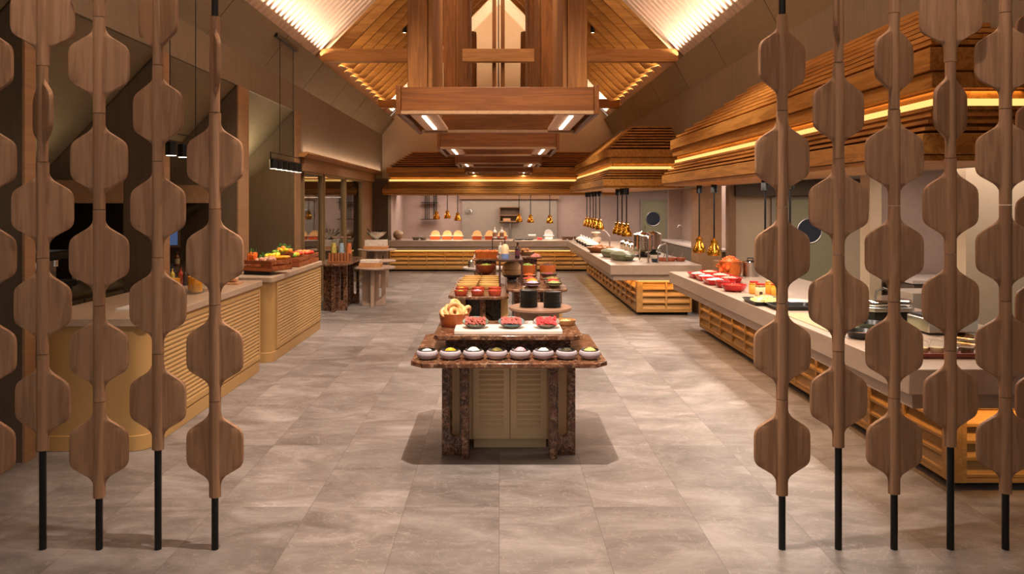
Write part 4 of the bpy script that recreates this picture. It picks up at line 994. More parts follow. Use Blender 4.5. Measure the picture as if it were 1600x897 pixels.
# raised bowl
BX, BY = -2.93, 10.06
t = thing('wooden_bowl', 'wide brown wooden bowl of citrus raised behind the nearest crate', 'bowl', (BX, BY, CT), 0)
M().cyl((0, 0, 0), (0, 0, .13), .10, 20).build('drum_foot', MT['crate'], t)
M().lathe([(0, .13), (.1, .13), (.15, .2), (.155, .225), (.14, .225), (.1, .15), (0, .145)], seg=32).build('bowl_body', MT['crate'], t)
for i in range(4): produce('orange', 'orange ' + cb, 'oranges', BX - .04 + .07 * (i % 3), BY - .04 + .06 * (i // 2), CT + .225 + .045 * (i == 1) + .01 * i)
for i in range(3): produce('lime', 'green lime ' + cb, 'limes', BX - .08 + .05 * i, BY - .08 + .012 * i, CT + .235)
for i in range(2): produce('lemon', 'yellow lemon ' + cb, 'lemons in bowl', BX + .01 + .06 * i, BY - .06, CT + .255, (1.3, 0, i))
crate('slatted wooden crate of limes, peppers and tomatoes in the middle of the fruit counter', -2.95, 10.62, CT, .34, .52, .13)
for i in range(8): produce('lime', 'green lime ' + c2, 'limes in crate', -3.06 + .06 * (i % 4), 10.46 + .1 * (i // 4), CT + .135 + .02 * (i % 2), (0, 0, i), 1.1)
for i in range(6): produce('pepper', 'yellow bell pepper ' + c2, 'peppers', -3.03 + .075 * (i % 3), 10.52 + .12 * (i // 3), CT + .155, (.5, .3 * i, i))
for i in range(6): produce('tomato', 'red tomato ' + c2, 'tomatoes', -3.03 + .08 * (i % 3), 10.68 + .08 * (i // 3), CT + .165, (0, 0, i))
crate('slatted wooden crate of apples and oranges, farthest from the camera on the fruit counter', -2.95, 11.2, CT, .34, .5, .13)
for i in range(8): produce('apple', 'blush apple ' + c3, 'apples', -3.04 + .06 * (i % 4), 11.05 + .12 * (i // 4), CT + .14 + .02 * (i % 2), (0, 0, i))
for i in range(5): produce('orange', 'orange ' + c3, 'oranges in crate', -3.02 + .07 * (i % 3), 11.24 + .08 * (i // 3), CT + .15, (0, 0, i), .95)
for i in range(4): produce('tomato', 'red tomato ' + c3, 'tomatoes far', -2.86 + .01 * i, 11.04 + .07 * i, CT + .15, (0, 0, i), .9)

# juice counter
t = thing('juice_tub', 'clear rectangular tub holding orange juice jugs on the nearest mustard counter', 'tub', (-3.12, 7.5, CT), 0)
rings = [[(x * s, y * s, z) for x, y in rrect(-.17, .17, -.25, .25, .03, 4)] for s, z in ((.96, 0), (1, .1), (.97, .1), (.93, .008))]
M().loft(rings).build('tub_body', MT['glass'], t)
for i, (x, y) in enumerate(((-3.2, 7.35), (-3.1, 7.55), (-3.0, 7.4))):
    t = thing('juice_jug', 'bright orange juice jug, %s in the clear tub' % ('left', 'rear', 'right')[i], 'jug', (x, y, CT + .012), 0, 'orange juice jugs')
    M().lathe([(0, .004), (.05, .004), (.052, .14), (0, .14)], seg=24).build('juice', P((248, 160, 30), .35, .05), t)
    M().lathe([(0, 0), (.055, 0), (.057, .17), (.053, .17), (.0525, .003), (0, .003)], seg=24).build('jug_wall', MT['glass'], t)
t = thing('bread_board', 'small wooden board with a pale loaf near the far end of the juice counter', 'board', (-3.0, 8.25, CT), 0)
M().box(-.14, .14, -.1, .1, 0, .02).build('board', P((190, 140, 100), .5), t)
M().ball((0, 0, .055), (.12, .06, .035), 14).build('loaf', P((210, 160, 120), .6), t)
for i in range(7):
    c = ((200, 170, 60), (170, 60, 40), (60, 40, 30), (214, 150, 60), (90, 120, 60), (190, 80, 70), (50, 30, 40))[i]
    bottle(-3.55 + .07 * i, 8.1 + .05 * (i % 2), CT, ('yellow', 'red', 'dark brown', 'amber', 'green', 'brick red', 'plum')[i] + ' small drinks bottle at the rear of the juice counter', .026, .2, P(c, .2), group='small drinks bottles')
tag(M().prism(rrect(-.12, .12, -.16, .16, .02, 3), 0, .012).build('tray', MT['white'], loc=(-3.1, 6.4, CT)), 'flat white tray lying on the nearest mustard counter', 'tray')

# bar along the left wall
t = thing('bar_counter', 'dark bar counter with bronze steel fronts along the far left', 'counter', (0, 0, 0))
M().box(-5.7, -4.8, 4.6, 12.6, .1, .87).build('body', MT['ovenm'], t)
M().box(-5.65, -4.86, 4.65, 12.5, 0, .1).build('plinth', MT['dark'], t)
M().box(-5.75, -4.76, 4.55, 12.65, .87, .91).build('counter_top', MT['ovenm'], t, bevel=.004)
for i in range(8):
    d = M().box(-4.8, -4.78, 4.66 + i * .99, 4.66 + i * .99 + .95, .14, .82).build('door', MT['ovenm'], t, bevel=.004)
    M().tube([(-4.78, 4.8 + i * .99, .74), (-4.74, 4.8 + i * .99, .74), (-4.74, 5.45 + i * .99, .74), (-4.78, 5.45 + i * .99, .74)], .009).build('handle', MT['steel'], d)
m = M()
for i in range(30): m.box(-4.858, -4.85, 4.7 + i * .26, 4.85 + i * .26, .03, .07)
m.build('vent_grille', MT['steel'], t, smooth=False)
t = thing('coffee_machine', 'black and steel coffee machine on the far left bar', 'coffee machine', (-5.15, 8.3, .911), 0)
M().box(-.25, .25, -.35, .35, .06, .14).build('base', MT['black'], t, bevel=.01); M().box(-.25, .02, -.35, .35, .14, .38).build('body', MT['steel'], t, bevel=.02)
M().box(-.25, .22, -.35, .35, .38, .48).build('head', MT['black'], t, bevel=.02)
for y in (-.18, .18): M().cyl((.1, y, .3), (.1, y, .38), .035, 16).build('group_head', MT['chrome'], t)
for sx in (-.2, .2):
    for sy in (-.3, .3): M().cyl((sx, sy, 0), (sx, sy, .06), .02).build('foot', MT['black'], t)
rnd = random.Random(11)
bc = ((40, 60, 30), (110, 60, 20), (30, 24, 22), (140, 110, 50), (120, 40, 30), (60, 80, 60))
for i in range(14):
    y = 5.2 + i * .52
    if 7.8 < y < 8.8: continue
    bottle(-5.2 + rnd.uniform(-.15, .2), y, .911, '%s spirit bottle on the far left bar, %s' % (('tall ' if i == 13 else '') + ('green', 'amber', 'black', 'straw', 'ruby', 'grey-green')[i % 6], 'in front of the coffee machine' if y < 7.8 else 'beyond the coffee machine'),
           .038, rnd.uniform(.24, .32), P(bc[i % 6], .15), P((190, 170, 130), .6), group=('nearer' if y < 7.8 else 'farther') + ' bar bottles ' + ('green', 'amber', 'black', 'straw', 'ruby', 'grey-green')[i % 6])
t = tag(thing('window_9', None, None), kind='structure'); t.location = (PX(255, 13.05), 12.86, 0)
M().box(0, .34, 0, .03, 1.2, 1.50).build('blue_pane', emis('dusk_blue', (.10, .16, .34), .5), t)
M().box(-.04, .38, -.012, 0, 1.16, 1.2).box(-.04, .38, -.012, 0, 1.5, 1.54).box(-.04, 0, -.012, 0, 1.2, 1.5).box(.34, .38, -.012, 0, 1.2, 1.5).build('window_frame', MT['tan'], t)

# ================================================================ LINEAR PENDANTS, LEFT
def linear_pendant(lb, x, y0, y1, zl, ztop, n):
    t = thing('linear_pendant', lb, 'pendant light', (x, (y0 + y1) / 2, zl), 0, 'linear pendants'); L = y1 - y0
    M().box(-.01, .01, -L / 2, L / 2, 0, .02).build('bar', MT['black'], t)
    M().box(-.008, .008, -L / 2, L / 2, .09, .10).build('top_rail', MT['black'], t)
    for s in (-1, 1):
        M().box(-.006, .006, s * L / 2 - .006, s * L / 2 + .006, 0, .1).build('end_link', MT['black'], t)
        M().cyl((0, s * L * .22, .1), (0, s * L * .22, ztop - zl), .005, 8).build('cable', MT['black'], t)
    M().box(-.03, .03, -L * .35, L * .35, ztop - zl, ztop - zl + .05).build('ceiling_plate', MT['black'], t)
    for i in range(n):
        y = -L / 2 + L * (i + .5) / n
        h = M().cyl((0, y, -.13), (0, y, .0), .055, 20).build('lamp_head', MT['black'], t)
        M().lathe([(0, -.006), (.045, -.004), (.048, 0), (0, 0)], c=(0, y, -.13), seg=18).build('lens', MT['bulb'], h)
linear_pendant('black linear pendant with a row of round lamps, hanging before the glazed cabinet', -3.22, 10.5, 12.1, 2.55, 4.33, 6)
linear_pendant('black linear pendant with lit round lamps, partly hidden behind the screen posts', -3.22, 6.9, 8.3, 2.53, 4.33, 5)

# ================================================================ HEAT LAMPS
def heat_lamp(lb, x, y, zb, ztop, grp, canopy=True, s=1.0):
    t = thing('heat_lamp', lb, 'heat lamp', (x, y, zb), 0, grp)
    M().lathe([(.020 * s, .235 * s), (.055 * s, .225 * s), (.052 * s, .17 * s), (.07 * s, .13 * s), (.105 * s, .05 * s), (.10 * s, .0), (.095 * s, .0), (.10 * s, .05 * s), (.06 * s, .13 * s), (.04 * s, .2 * s)], seg=32).build('shade', MT['gold'], t)
    M().ball((0, 0, .025 * s), (.07 * s, .07 * s, .028 * s), 18).build('bulb', MT['bulb'], t)
    M().cyl((0, 0, .22 * s), (0, 0, .26 * s), .022 * s, 16).build('collar', MT['gold'], t)
    M().cyl((0, 0, .25 * s), (0, 0, ztop - zb - (.1 if canopy else 0)), .012 * s, 10).build('cord', MT['black'], t)
    if canopy: M().cyl((0, 0, ztop - zb - .12), (0, 0, ztop - zb), .045, 20).build('canopy', MT['black'], t)
    l = bpy.data.lights.new('heat_lamp_light', 'SPOT'); l.energy = 22; l.color = SOFT; l.spot_size = R(110); l.spot_blend = .8; l.shadow_soft_size = .04
    o = bpy.data.objects.new('heat_lamp_light', l); COL.objects.link(o); o.location = (x, y, zb - .02)
for i, (x, y) in enumerate(((3.14, 11.7), (3.2, 11.1), (3.14, 8.8), (3.14, 8.05))):
    heat_lamp(('gold heat lamp over the red dishes, ' if i < 2 else 'gold heat lamp over the right counter, hidden mostly behind screen posts, ') + ('farther of the pair', 'nearer of the pair', 'farther of the two', 'nearer of the two')[i], x, y, 1.15, 2.2, 'heat lamps over the right counter')
for i, px in enumerate((917, 922, 927, 931, 937)):
    y = 2.35 * FX / (px - VX); heat_lamp('gold heat lamp in the farther cluster over the middle island, %s from the left' % ords[i], 2.35, y, 1.30, 2.2, 'farther cluster of heat lamps')
for i, px in enumerate((965, 972, 979)):
    y = 2.35 * FX / (px - VX); heat_lamp('gold heat lamp in the nearer cluster over the middle island, %s from the left' % ords[i], 2.35, y, 1.31, 2.2, 'nearer cluster of heat lamps')
for i, (px, py) in enumerate(((682, 343), (699, 341.5), (715, 345), (811, 347), (829, 348), (859, 349))):
    heat_lamp('gold pendant over the back counter, %s from the left' % ords[i], PX(px, 21), 21.0, PZ(py, 21), 2.14, 'gold pendants over the back counter', False, .95)

# ================================================================ RIGHT COUNTER FOOD
CZ = .876
def on(px, py, z=CZ): Y = YF(py, z); return PX(px, Y), Y
tag(M().box(-.2, .2, -1.15, 1.15, 0, .006).build('serving_mat', P((150, 124, 108), .4), loc=(3.05, 9.9, CZ)), 'long flat brown mat under the red dishes on the right counter', 'mat')
for i, (px, py, nm, c, rx, ry, lbp) in enumerate(((1091, 434, 'pale', (226, 206, 186), .12, .17, 'farthest in the front row'), (1103, 438, 'creamy', (232, 214, 196), .12, .17, 'second farthest in the front row'),
        (1118, 444, 'white', (232, 220, 206), .14, .18, 'third in the front row'), (1109, 431, 'beige', (214, 180, 150), .12, .17, 'farthest in the back row'), (1126, 436, 'cream', (224, 200, 176), .13, .17, 'middle of the back row'), (1140, 441, 'rosy', (216, 170, 150), .13, .17, 'nearest in the back row'))):
    x, y = on(px, py)
    t = thing('red_dish', 'red enamel baking dish of %s food, %s' % (nm, lbp), 'baking dish', (x, y, CZ + .007), 0, 'red baking dishes')
    M().loft([[(a * s, b * s, z) for a, b in rrect(-rx, rx, -ry, ry, .05, 5)] for s, z in ((.85, 0), (.97, .05), (1.04, .056), (1.04, .062), (.95, .062), (.84, .012))]).build('dish_body', P((190, 22, 24), .2, .05), t)
    M().box(-.04, .04, -ry * 1.14, -ry, .045, .058).build('handle', P((190, 22, 24), .2, .05), t)
    M().box(-.04, .04, ry, ry * 1.14, .045, .058).build('handle', P((190, 22, 24), .2, .05), t)
    heap('baked_food', '%s baked food filling the red dish, %s' % (nm, lbp), 'baked food', (x, y, CZ + .04), rx * .85, .035, c, 60, .016, sy=ry / rx, seed=80 + i)
for i, (px, py, c, nm, r) in enumerate(((1133, 449, (120, 30, 26), 'dark red', .13), (1147, 455, (196, 74, 36), 'orange-brown', .15))):
    x, y = on(px, py)
    bowl(x, y, CZ + .007, 'red_bowl', 'round red enamel bowl of %s food at the near end of the red dishes' % nm, r, .075, P((184, 26, 22), .2, .05), foot=.65, group='red bowls')
    heap('stew', '%s food in the round red bowl' % nm, 'stew', (x, y, CZ + .045), r * .86, .03, c, 50, .014, seed=90 + i)
# copper pot of fried food
x, y = on(1144, 433); y += .1
t = thing('copper_pot', 'big hammered copper pot overflowing with orange fried food behind the red dishes', 'pot', (x, y, CZ), 0)
M().lathe([(0, 0), (.13, 0), (.155, .05), (.16, .22), (.15, .22), (.145, .05), (0, .02)], seg=36).build('pot_body', P((226, 128, 66), .22, .15, 20, .8), t)
M().tube([(-.16, 0, .17), (-.2, 0, .18), (-.2, 0, .15), (-.16, 0, .13)], .008).build('handle', MT['gold'], t)
heap('fried_crisps', 'curly orange fried crisps piled high in the copper pot', 'crisps', (x, y, CZ + .19), .14, .10, (226, 116, 52), 130, .024, flat=.4, seed=7)
x, y = on(1172, 437); y += .5; x += .17
t = thing('steel_pot', 'tall brushed steel pot with lid and handle behind the copper pot', 'pot', (x, y, CZ), 0)
M().cyl((0, 0, 0), (0, 0, .2), .12, 32).build('pot_body', MT['steel'], t); M().lathe([(0, .202), (.125, .202), (.12, .215), (.03, .23), (0, .23)], seg=32).build('lid', MT['chrome'], t)
M().tube([(-.04, 0, .23), (-.04, 0, .26), (.04, 0, .26), (.04, 0, .23)], .008).build('handle', MT['black'], t)
M().cyl((.12, 0, .18), (.3, 0, .2), .012).build('long_handle', MT['black'], t)
def label_jar(px, py, lb, c, lc, r=.055, h=.14, lid=(190, 40, 30), mark=True):
    x, y = on(px, py); t = thing('glass_jar', lb, 'jar', (x, y, CZ), 0, 'jars on the right counter')
    M().lathe([(0, 0), (r, 0), (r, h * .85), (r * .85, h * .93), (0, h * .93)], seg=24).build('jar_body', P(c, .15), t)
    M().lathe([(r * 1.005, h * .1), (r * 1.02, h * .11), (r * 1.02, h * .75), (r * 1.005, h * .76)], seg=24).build('paper_label', P(lc, .6), t)
    M().cyl((0, 0, h * .93), (0, 0, h * 1.05), r * .87, 20).build('lid', P(lid, .35), t)
    if mark:
        M().cbox((-.012, -r * 1.03, h * .3), (.034, .004, h * .22)).build('label_mark', P((60, 36, 34), .6), t)
label_jar(1188, 463, 'squat jar with cream paper label and red mark on the right counter', (150, 110, 70), (236, 214, 160))
label_jar(1178, 459, 'squat amber preserve jar left of the cream-labelled jar', (196, 130, 40), (226, 170, 70), mark=False)
label_jar(1203, 459, 'jar of orange preserve right of the cream-labelled jar', (236, 130, 30), (240, 170, 50), lid=(206, 150, 60), mark=False)
label_jar(1211, 461, 'small golden preserve jar beside the screen post on the right counter', (238, 180, 50), (244, 190, 70), r=.045, h=.12, mark=False)
# black trays
def tray(px, py, lb, rx, ry, food=None, col=None, nm=None):
    x, y = on(px, py); t = thing('black_tray', lb, 'tray', (x, y, CZ), 0, 'black trays')
    M().loft([[(a * s, b * s, z) for a, b in rrect(-rx, rx, -ry, ry, .04, 5)] for s, z in ((.9, 0), (1, .035), (1.03, .037), (1.03, .042), (.97, .042), (.88, .008))]).build('tray_body', MT['blackc'], t)
    if col: heap(food, nm, food.replace('_', ' '), (x, y, CZ + .02), rx * .85, .05, col, 100, .02, sy=ry / rx, seed=12)
tray(1196, 474, 'black oven tray piled with pale yellow pastry bites', .18, .22, 'pastry_bites', (240, 206, 130), 'pale yellow pastry bites heaped on the black oven tray')
tray(1238, 482, 'empty black oval pan next to the pastry bites', .22, .16)
tag(M().prism(rrect(-.35, .35, -.5, .5, .02, 3), 0, .006).build('glass_hob', P((196, 190, 150), .1, .05), loc=(3.05, 6.6, CZ)), 'pale reflective glass hob panel set on the right counter', 'hob')
def pan(px, py, lb, r, c):
    x, y = on(px, py); t = thing('frying_pan', lb, 'pan', (x, y, CZ + .007), 0, 'black pans')
    M().lathe([(0, 0), (r * .8, 0), (r, .05), (r * .97, .05), (r * .78, .006), (0, .006)], seg=32).build('pan_body', MT['blackc'], t)
    M().tube([(r * .97, 0, .045), (r * 1.3, .05, .07), (r * 1.9, .1, .08)], .012).build('handle', MT['black'], t)
    M().lathe([(0, .007), (r * .75, .007), (r * .8, .02), (0, .03)], seg=24).build('pan_food', P(c, .5, .4, 40), t)
pan(1348, 528, 'black frying pan of brown food between the second and third right posts', .13, (110, 66, 36))
pan(1362, 514, 'black frying pan set behind the pan of brown food', .13, (60, 44, 34))
# pale wooden bowls, plates near the end
t = thing('chafing_dish', 'square steel chafing dish with domed lid and looped handle', 'chafing dish', (3.45, 6.75, CZ), 0)
M().prism(octo(-.2, .2, -.2, .2, .05), 0, .10).build('base', MT['black'], t, bevel=.006); M().prism(octo(-.22, .22, -.22, .22, .06), .10, .14).build('rim', MT['steel'], t, bevel=.006)
M().prism(octo(-.21, .21, -.21, .21, .06), .14, .2).build('lid', MT['chrome'], t, bevel=.02)
M().tube([(-.07, -.05, .2), (-.06, -.05, .27), (0, -.05, .29), (.06, -.05, .27), (.07, -.05, .2)], .011).build('handle', MT['steel'], t)
t = thing('chafing_dish', 'low steel buffet warmer in front of the domed chafing dish', 'chafing dish', (3.62, 6.1, CZ), 0)
M().box(-.2, .2, -.16, .16, .02, .13).build('base', MT['steel'], t, bevel=.01); M().box(-.18, .18, -.14, .14, .13, .15).build('lid', MT['black'], t, bevel=.004)
t = thing('wooden_tray', 'red-brown wooden tray of glass jars at the near end of the right counter', 'tray', (3.05, 5.17, CZ), 0)
M().box(-.27, .27, -.1, .12, 0, .012).build('tray_base', P((120, 52, 34), .45), t)
for s in (-1, 1): M().box(-.27, .27, .01 + s * .11 - .008, .01 + s * .11 + .008, .012, .035).build('tray_edge', P((120, 52, 34), .45), t)
for i in range(5):
    t = thing('glass_jar', 'clear glass jar of %s on the red-brown wooden tray, %s from the left' % (('dark syrup', 'pale noodles', 'pale grain', 'white cream', 'brown crumbs')[i], ords[i]), 'jar', (2.83 + .105 * i, 5.18, CZ + .0125), 0, 'glass jars on the wooden tray')
    M().lathe([(0, 0), (.044, 0), (.048, .03), (.046, .075), (.04, .09), (.036, .09), (.043, .07), (.044, .03), (.04, .005), (0, .005)], seg=24).build('jar_body', MT['glass'], t)
    M().lathe([(0, .007), (.038, .007), (.041, .03), (.04, .045), (0, .045)], seg=20).build('filling', P(((60, 24, 16), (214, 180, 130), (206, 180, 140), (226, 214, 196), (120, 84, 50))[i], .5), t)
    M().lathe([(0, .093), (.047, .093), (.045, .105), (.012, .112), (.012, .128), (0, .128)], seg=24).build('lid', MT['glass'], t)
for i in range(3):
    t = tag(M().lathe([(0, 0), (.07, 0), (.1, .012), (.1, .016), (.07, .006), (0, .006)], seg=32).build('gold_plate', MT['gold'], loc=(3.44 + .1 * i, 5.5 + .2 * i, CZ)), 'shallow gold rimmed plate at the near right end of the counter, %s' % ('nearest', 'middle', 'farthest')[i], 'plate', 'gold plates')
# pass-through upstand and steel cupboard behind
t = thing('steel_cupboard', 'grey steel cupboard block standing behind the right counter', 'cupboard', (4.32, 7.9, 0), 0)
M().box(-.05, .45, -.2, .25, 0, 1.0).build('body', MT['greyw'], t, bevel=.006); M().box(-.11, .44, -.21, -.2, .1, .9).build('door', MT['greyw'], t)
t = thing('kitchen_counter', 'white-topped dark kitchen counter behind the right counter', 'counter', (4.9, 9.0, 0), 0)
M().box(0, 2.2, -.2, .5, 0, .98).build('body', P((92, 80, 70), .5), t); M().box(-.04, 2.24, -.24, .52, .98, 1.02).build('counter_top', P((206, 190, 180), .35), t)
t = thing('kitchen_counter', 'white-topped dark kitchen counter with tap, beyond the middle island', 'counter', (4.3, 15.3, 0), 0)
M().box(0, .5, 0, 4.5, 0, .92).build('body', P((100, 84, 72), .5), t); M().box(-.04, .52, -.04, 4.5, .92, .96).build('counter_top', P((206, 190, 180), .35), t)
M().tube([(.3, 3.4, .96), (.3, 3.4, 1.3), (.27, 3.4, 1.36), (.2, 3.4, 1.36), (.17, 3.4, 1.3)], .016).build('tap', MT['steel'], t)
t = thing('low_cupboard', 'waist-high brown cupboard at the far end of the right counter', 'cupboard', (3.55, 11.9, 0), 0)
M().box(0, .62, 0, .5, 0, .98).build('body', MT['tan'], t, bevel=.005); M().box(.06, .56, -.012, 0, .06, .93).build('door', MT['brown'], t)

# ================================================================ MIDDLE ISLAND (GREEN DISH)
IZ = .886
def oni(px, py): Y = YF(py, IZ); return PX(px, Y), Y
x, y = oni(978, 408)
t = thing('oval_casserole', 'large grey-green stoneware oval casserole with lid, nearest on the middle island', 'casserole', (x - .02, y + .25, IZ), .12)
gm = P((120, 124, 96), .35, .2, 8)
def oval_pot(t, rx, ry):
    M().lathe([(0, 0), (.8, 0), (.97, .06), (1, .10), (.96, .10), (0, .09)][0:0] or [(0, 0), (rx * .8, 0), (rx * .97, .05), (rx, .1), (rx * .95, .10), (0, .09)], seg=40, sy=ry / rx).build('pot_body', gm, t)
    M().lathe([(0, .101), (rx * 1.03, .101), (rx * 1.03, .112), (rx * .9, .135), (rx * .5, .158), (0, .165)], seg=40, sy=ry / rx).build('lid', gm, t)
    for s in (-1, 1): M().tube([(-.06, s * ry * .98, .08), (-.05, s * (ry + .045), .09), (.05, s * (ry + .045), .09), (.06, s * ry * .98, .08)], .012).build('handle', gm, t)
oval_pot(t, .21, .33)
t = thing('oval_casserole', 'grey-green stoneware oval casserole with lid, set behind the nearest one', 'casserole', (x - .08, y + 1.05, IZ), .1)
oval_pot(t, .21, .33)
x, y = oni(940, 396)
t = thing('woven_basket', 'wide brown woven basket of bread behind the green casseroles', 'basket', (x + .02, y + .35, IZ), 0)
M().lathe([(0, 0), (.2, 0), (.3, .11), (.28, .11), (.18, .015), (0, .015)], seg=32).build('basket_body', P((150, 96, 56), .7, .4, 60), t)
heap('flat_bread', 'brown crackers piled in the wide woven basket', 'crackers', (x + .02, y + .35, IZ + .06), .22, .09, (186, 128, 84), 80, .04, flat=.3, seed=33)
for i in range(5):
    y = 17.0 + i * .6; x = 2.13
    t = thing('domed_pot', 'white-lidded dark pot on the middle island, %s from the camera' % ords[i], 'pot', (x, y, IZ), 0, 'white-lidded pots')
    M().lathe([(0, 0), (.11, 0), (.14, .05), (.145, .085), (0, .085)], seg=28).build('pot_body', MT['blackc'], t)
    M().lathe([(0, .086), (.15, .086), (.125, .135), (.04, .165), (0, .165)], seg=28).build('lid', P((226, 216, 200), .3), t)
    M().lathe([(0, .165), (.02, .165), (.03, .2), (0, .215)], seg=16).build('lid_knob', MT['white'], t)
# beverage urn
x, y = oni(1003, 399)
x, y = PX(1003, 14.4), 14.4
t = thing('drink_urn', 'large polished steel drink urn with steel lid and tap on the middle island', 'drink dispenser', (x, y, IZ), 0)
M().lathe([(0, 0), (.15, 0), (.16, .03), (.06, .05), (.06, .09), (.15, .11), (0, .11)], seg=36).build('foot', MT['blackc'], t)
M().lathe([(0, .11), (.17, .11), (.19, .15), (.0, .15)], seg=36).build('bowl_base', P((96, 84, 56), .3), t)
M().lathe([(0, .151), (.16, .151), (.165, .42), (0, .42)], seg=36).build('cylinder_body', P((168, 158, 152), .14, .1, 5, .85), t)
M().lathe([(.166, .28), (.172, .28), (.172, .295), (.166, .295)], seg=36).build('band', MT['steel'], t)
M().lathe([(0, .421), (.175, .421), (.17, .44), (.09, .47), (.03, .48), (0, .50)], seg=36).build('lid', MT['chrome'], t)
for s in (-.12, .12): M().box(s - .012, s + .012, -.17, -.155, .15, .42).build('strap', P((190, 130, 90), .3, .1, 20, .7), t)
M().tube([(.0, -.165, .2), (0, -.22, .2), (0, -.22, .16)], .013).build('tap', MT['steel'], t)
t = thing('drink_urn', 'second polished steel drink urn, right of and behind the first', 'drink dispenser', (x + .36, y + .7, IZ), 0)
M().lathe([(0, 0), (.15, 0), (.16, .03), (.06, .05), (.06, .09), (.15, .11), (0, .11)], seg=36).build('foot', MT['blackc'], t)
M().lathe([(0, .11), (.16, .11), (.165, .40), (0, .40)], seg=36).build('cylinder_body', P((176, 156, 146), .14, .1, 5, .85), t)
M().lathe([(0, .401), (.175, .401), (.17, .42), (.09, .45), (0, .47)], seg=36).build('lid', MT['chrome'], t)
# chrome gantry posts
for i, (px, py, h, lb) in enumerate(((1013, 411, .42, 'straight chrome post standing right of the drink urn'), (1028, 411, .3, 'bent chrome rail beside the terracotta bowls'))):
    x, y = oni(px, py)
    t = thing('chrome_rail', lb, 'rail', (x, y, IZ), 0)
    M().cyl((0, 0, 0), (0, 0, .01), .03, 20).build('base_flange', MT['steel'], t)
    if i == 0: M().tube([(0, 0, .01), (0, 0, h), (.02, .1, h + .03), (-.04, .5, h + .03), (-.05, .55, 0.012)], .014).build('rail_tube', MT['steel'], t)
    else: M().tube([(0, 0, .01), (0, 0, h - .05), (.03, .01, h), (.14, .04, h + .04), (.17, .05, h), (.17, .05, .012)], .014).build('rail_tube', MT['steel'], t)
for i, (px, nm, c) in enumerate(((1036, 'dark paste', (90, 40, 24)), (1048, 'pale sauce', (190, 130, 100)), (1063, 'white sauce', (220, 200, 180)))):
    x, y = oni(px, 408)
    bowl(x, y, IZ, 'terracotta_bowl', 'shallow terracotta bowl of %s, %s of three on the middle island' % (nm, ('left', 'middle', 'right')[i]), .095, .06, P((176, 96, 66), .5), group='terracotta bowls on the middle island', foot=.7)
    heap('sauce', '%s in the %s terracotta bowl on the middle island' % (nm, ('left', 'middle', 'right')[i]), 'sauce', (x, y, IZ + .03), .08, .02, c, 20, .012, seed=i)
    t = tag(M().tube([(0, 0, 0), (.02, -.03, .06), (.03, -.05, .1)], .006).build('serving_spoon', MT['steel'], loc=(x, y, IZ + .045)), 'steel spoon standing in the %s terracotta bowl on the middle island' % ('left', 'middle', 'right')[i], 'spoon', 'serving spoons')
x, y = oni(1023, 409.5)
bowl(x, y, IZ, 'blue_bowl', 'small dark blue bowl between the two chrome rails', .06, .06, P((40, 50, 84), .3), foot=.7)
heap('chopped_herbs', 'chopped green herbs in the small dark blue bowl', 'herbs', (x, y, IZ + .035), .05, .03, (120, 150, 60), 30, .01)
for i, px in enumerate((1041, 1050)):
    t = thing('glass_vase', '%s clear straight glass behind the terracotta bowls' % ('left', 'right')[i], 'glass', (PX(px, 13.7), 13.7, IZ), 0, 'clear glasses')
    M().lathe([(0, 0), (.05, 0), (.052, .18), (.047, .18), (.045, .01), (0, .01)], seg=24).build('glass_wall', MT['glass'], t)
for i in range(4):
    y = 15.3 + .55 * i
    t = thing('glass_decanter', 'round glass-lidded steel serving pot behind the casseroles, %s from the camera' % ords[i], 'serving pot', (2.88, y, IZ), 0, 'glass-lidded steel pots')
    M().lathe([(0, 0), (.13, 0), (.15, .1), (0, .1)], seg=28).build('pot_body', MT['steel'], t)
    M().lathe([(.15, .101), (.13, .16), (.05, .2), (0, .205)], seg=28).build('lid', MT['chrome'], t)
t = thing('stone_jar', 'tall pale stone jar with flared lid at the far end of the middle island', 'jar', (PX(931, 19), 19.0, IZ), 0)
M().lathe([(0, 0), (.1, 0), (.14, .06), (.14, .14), (.08, .18), (.11, .24), (.12, .27), (0, .27)], seg=32).build('jar_body', P((170, 146, 124), .6), t)
M().lathe([(0, .271), (.13, .271), (.1, .3), (0, .31)], seg=32).build('lid', P((186, 162, 140), .6), t)
t = thing('arched_faucet', 'steel arched faucet near the far end of the middle island', 'faucet', (PX(946, 17.6), 17.6, IZ), 0)
M().cyl((0, 0, 0), (0, 0, .02), .035, 18).build('base_flange', MT['steel'], t)
M().tube([(.1, 0, .0), (.1, 0, .24), (.04, 0, .33), (-.04, 0, .40), (-.06, 0, .38)], .018).build('spout', MT['steel'], t)

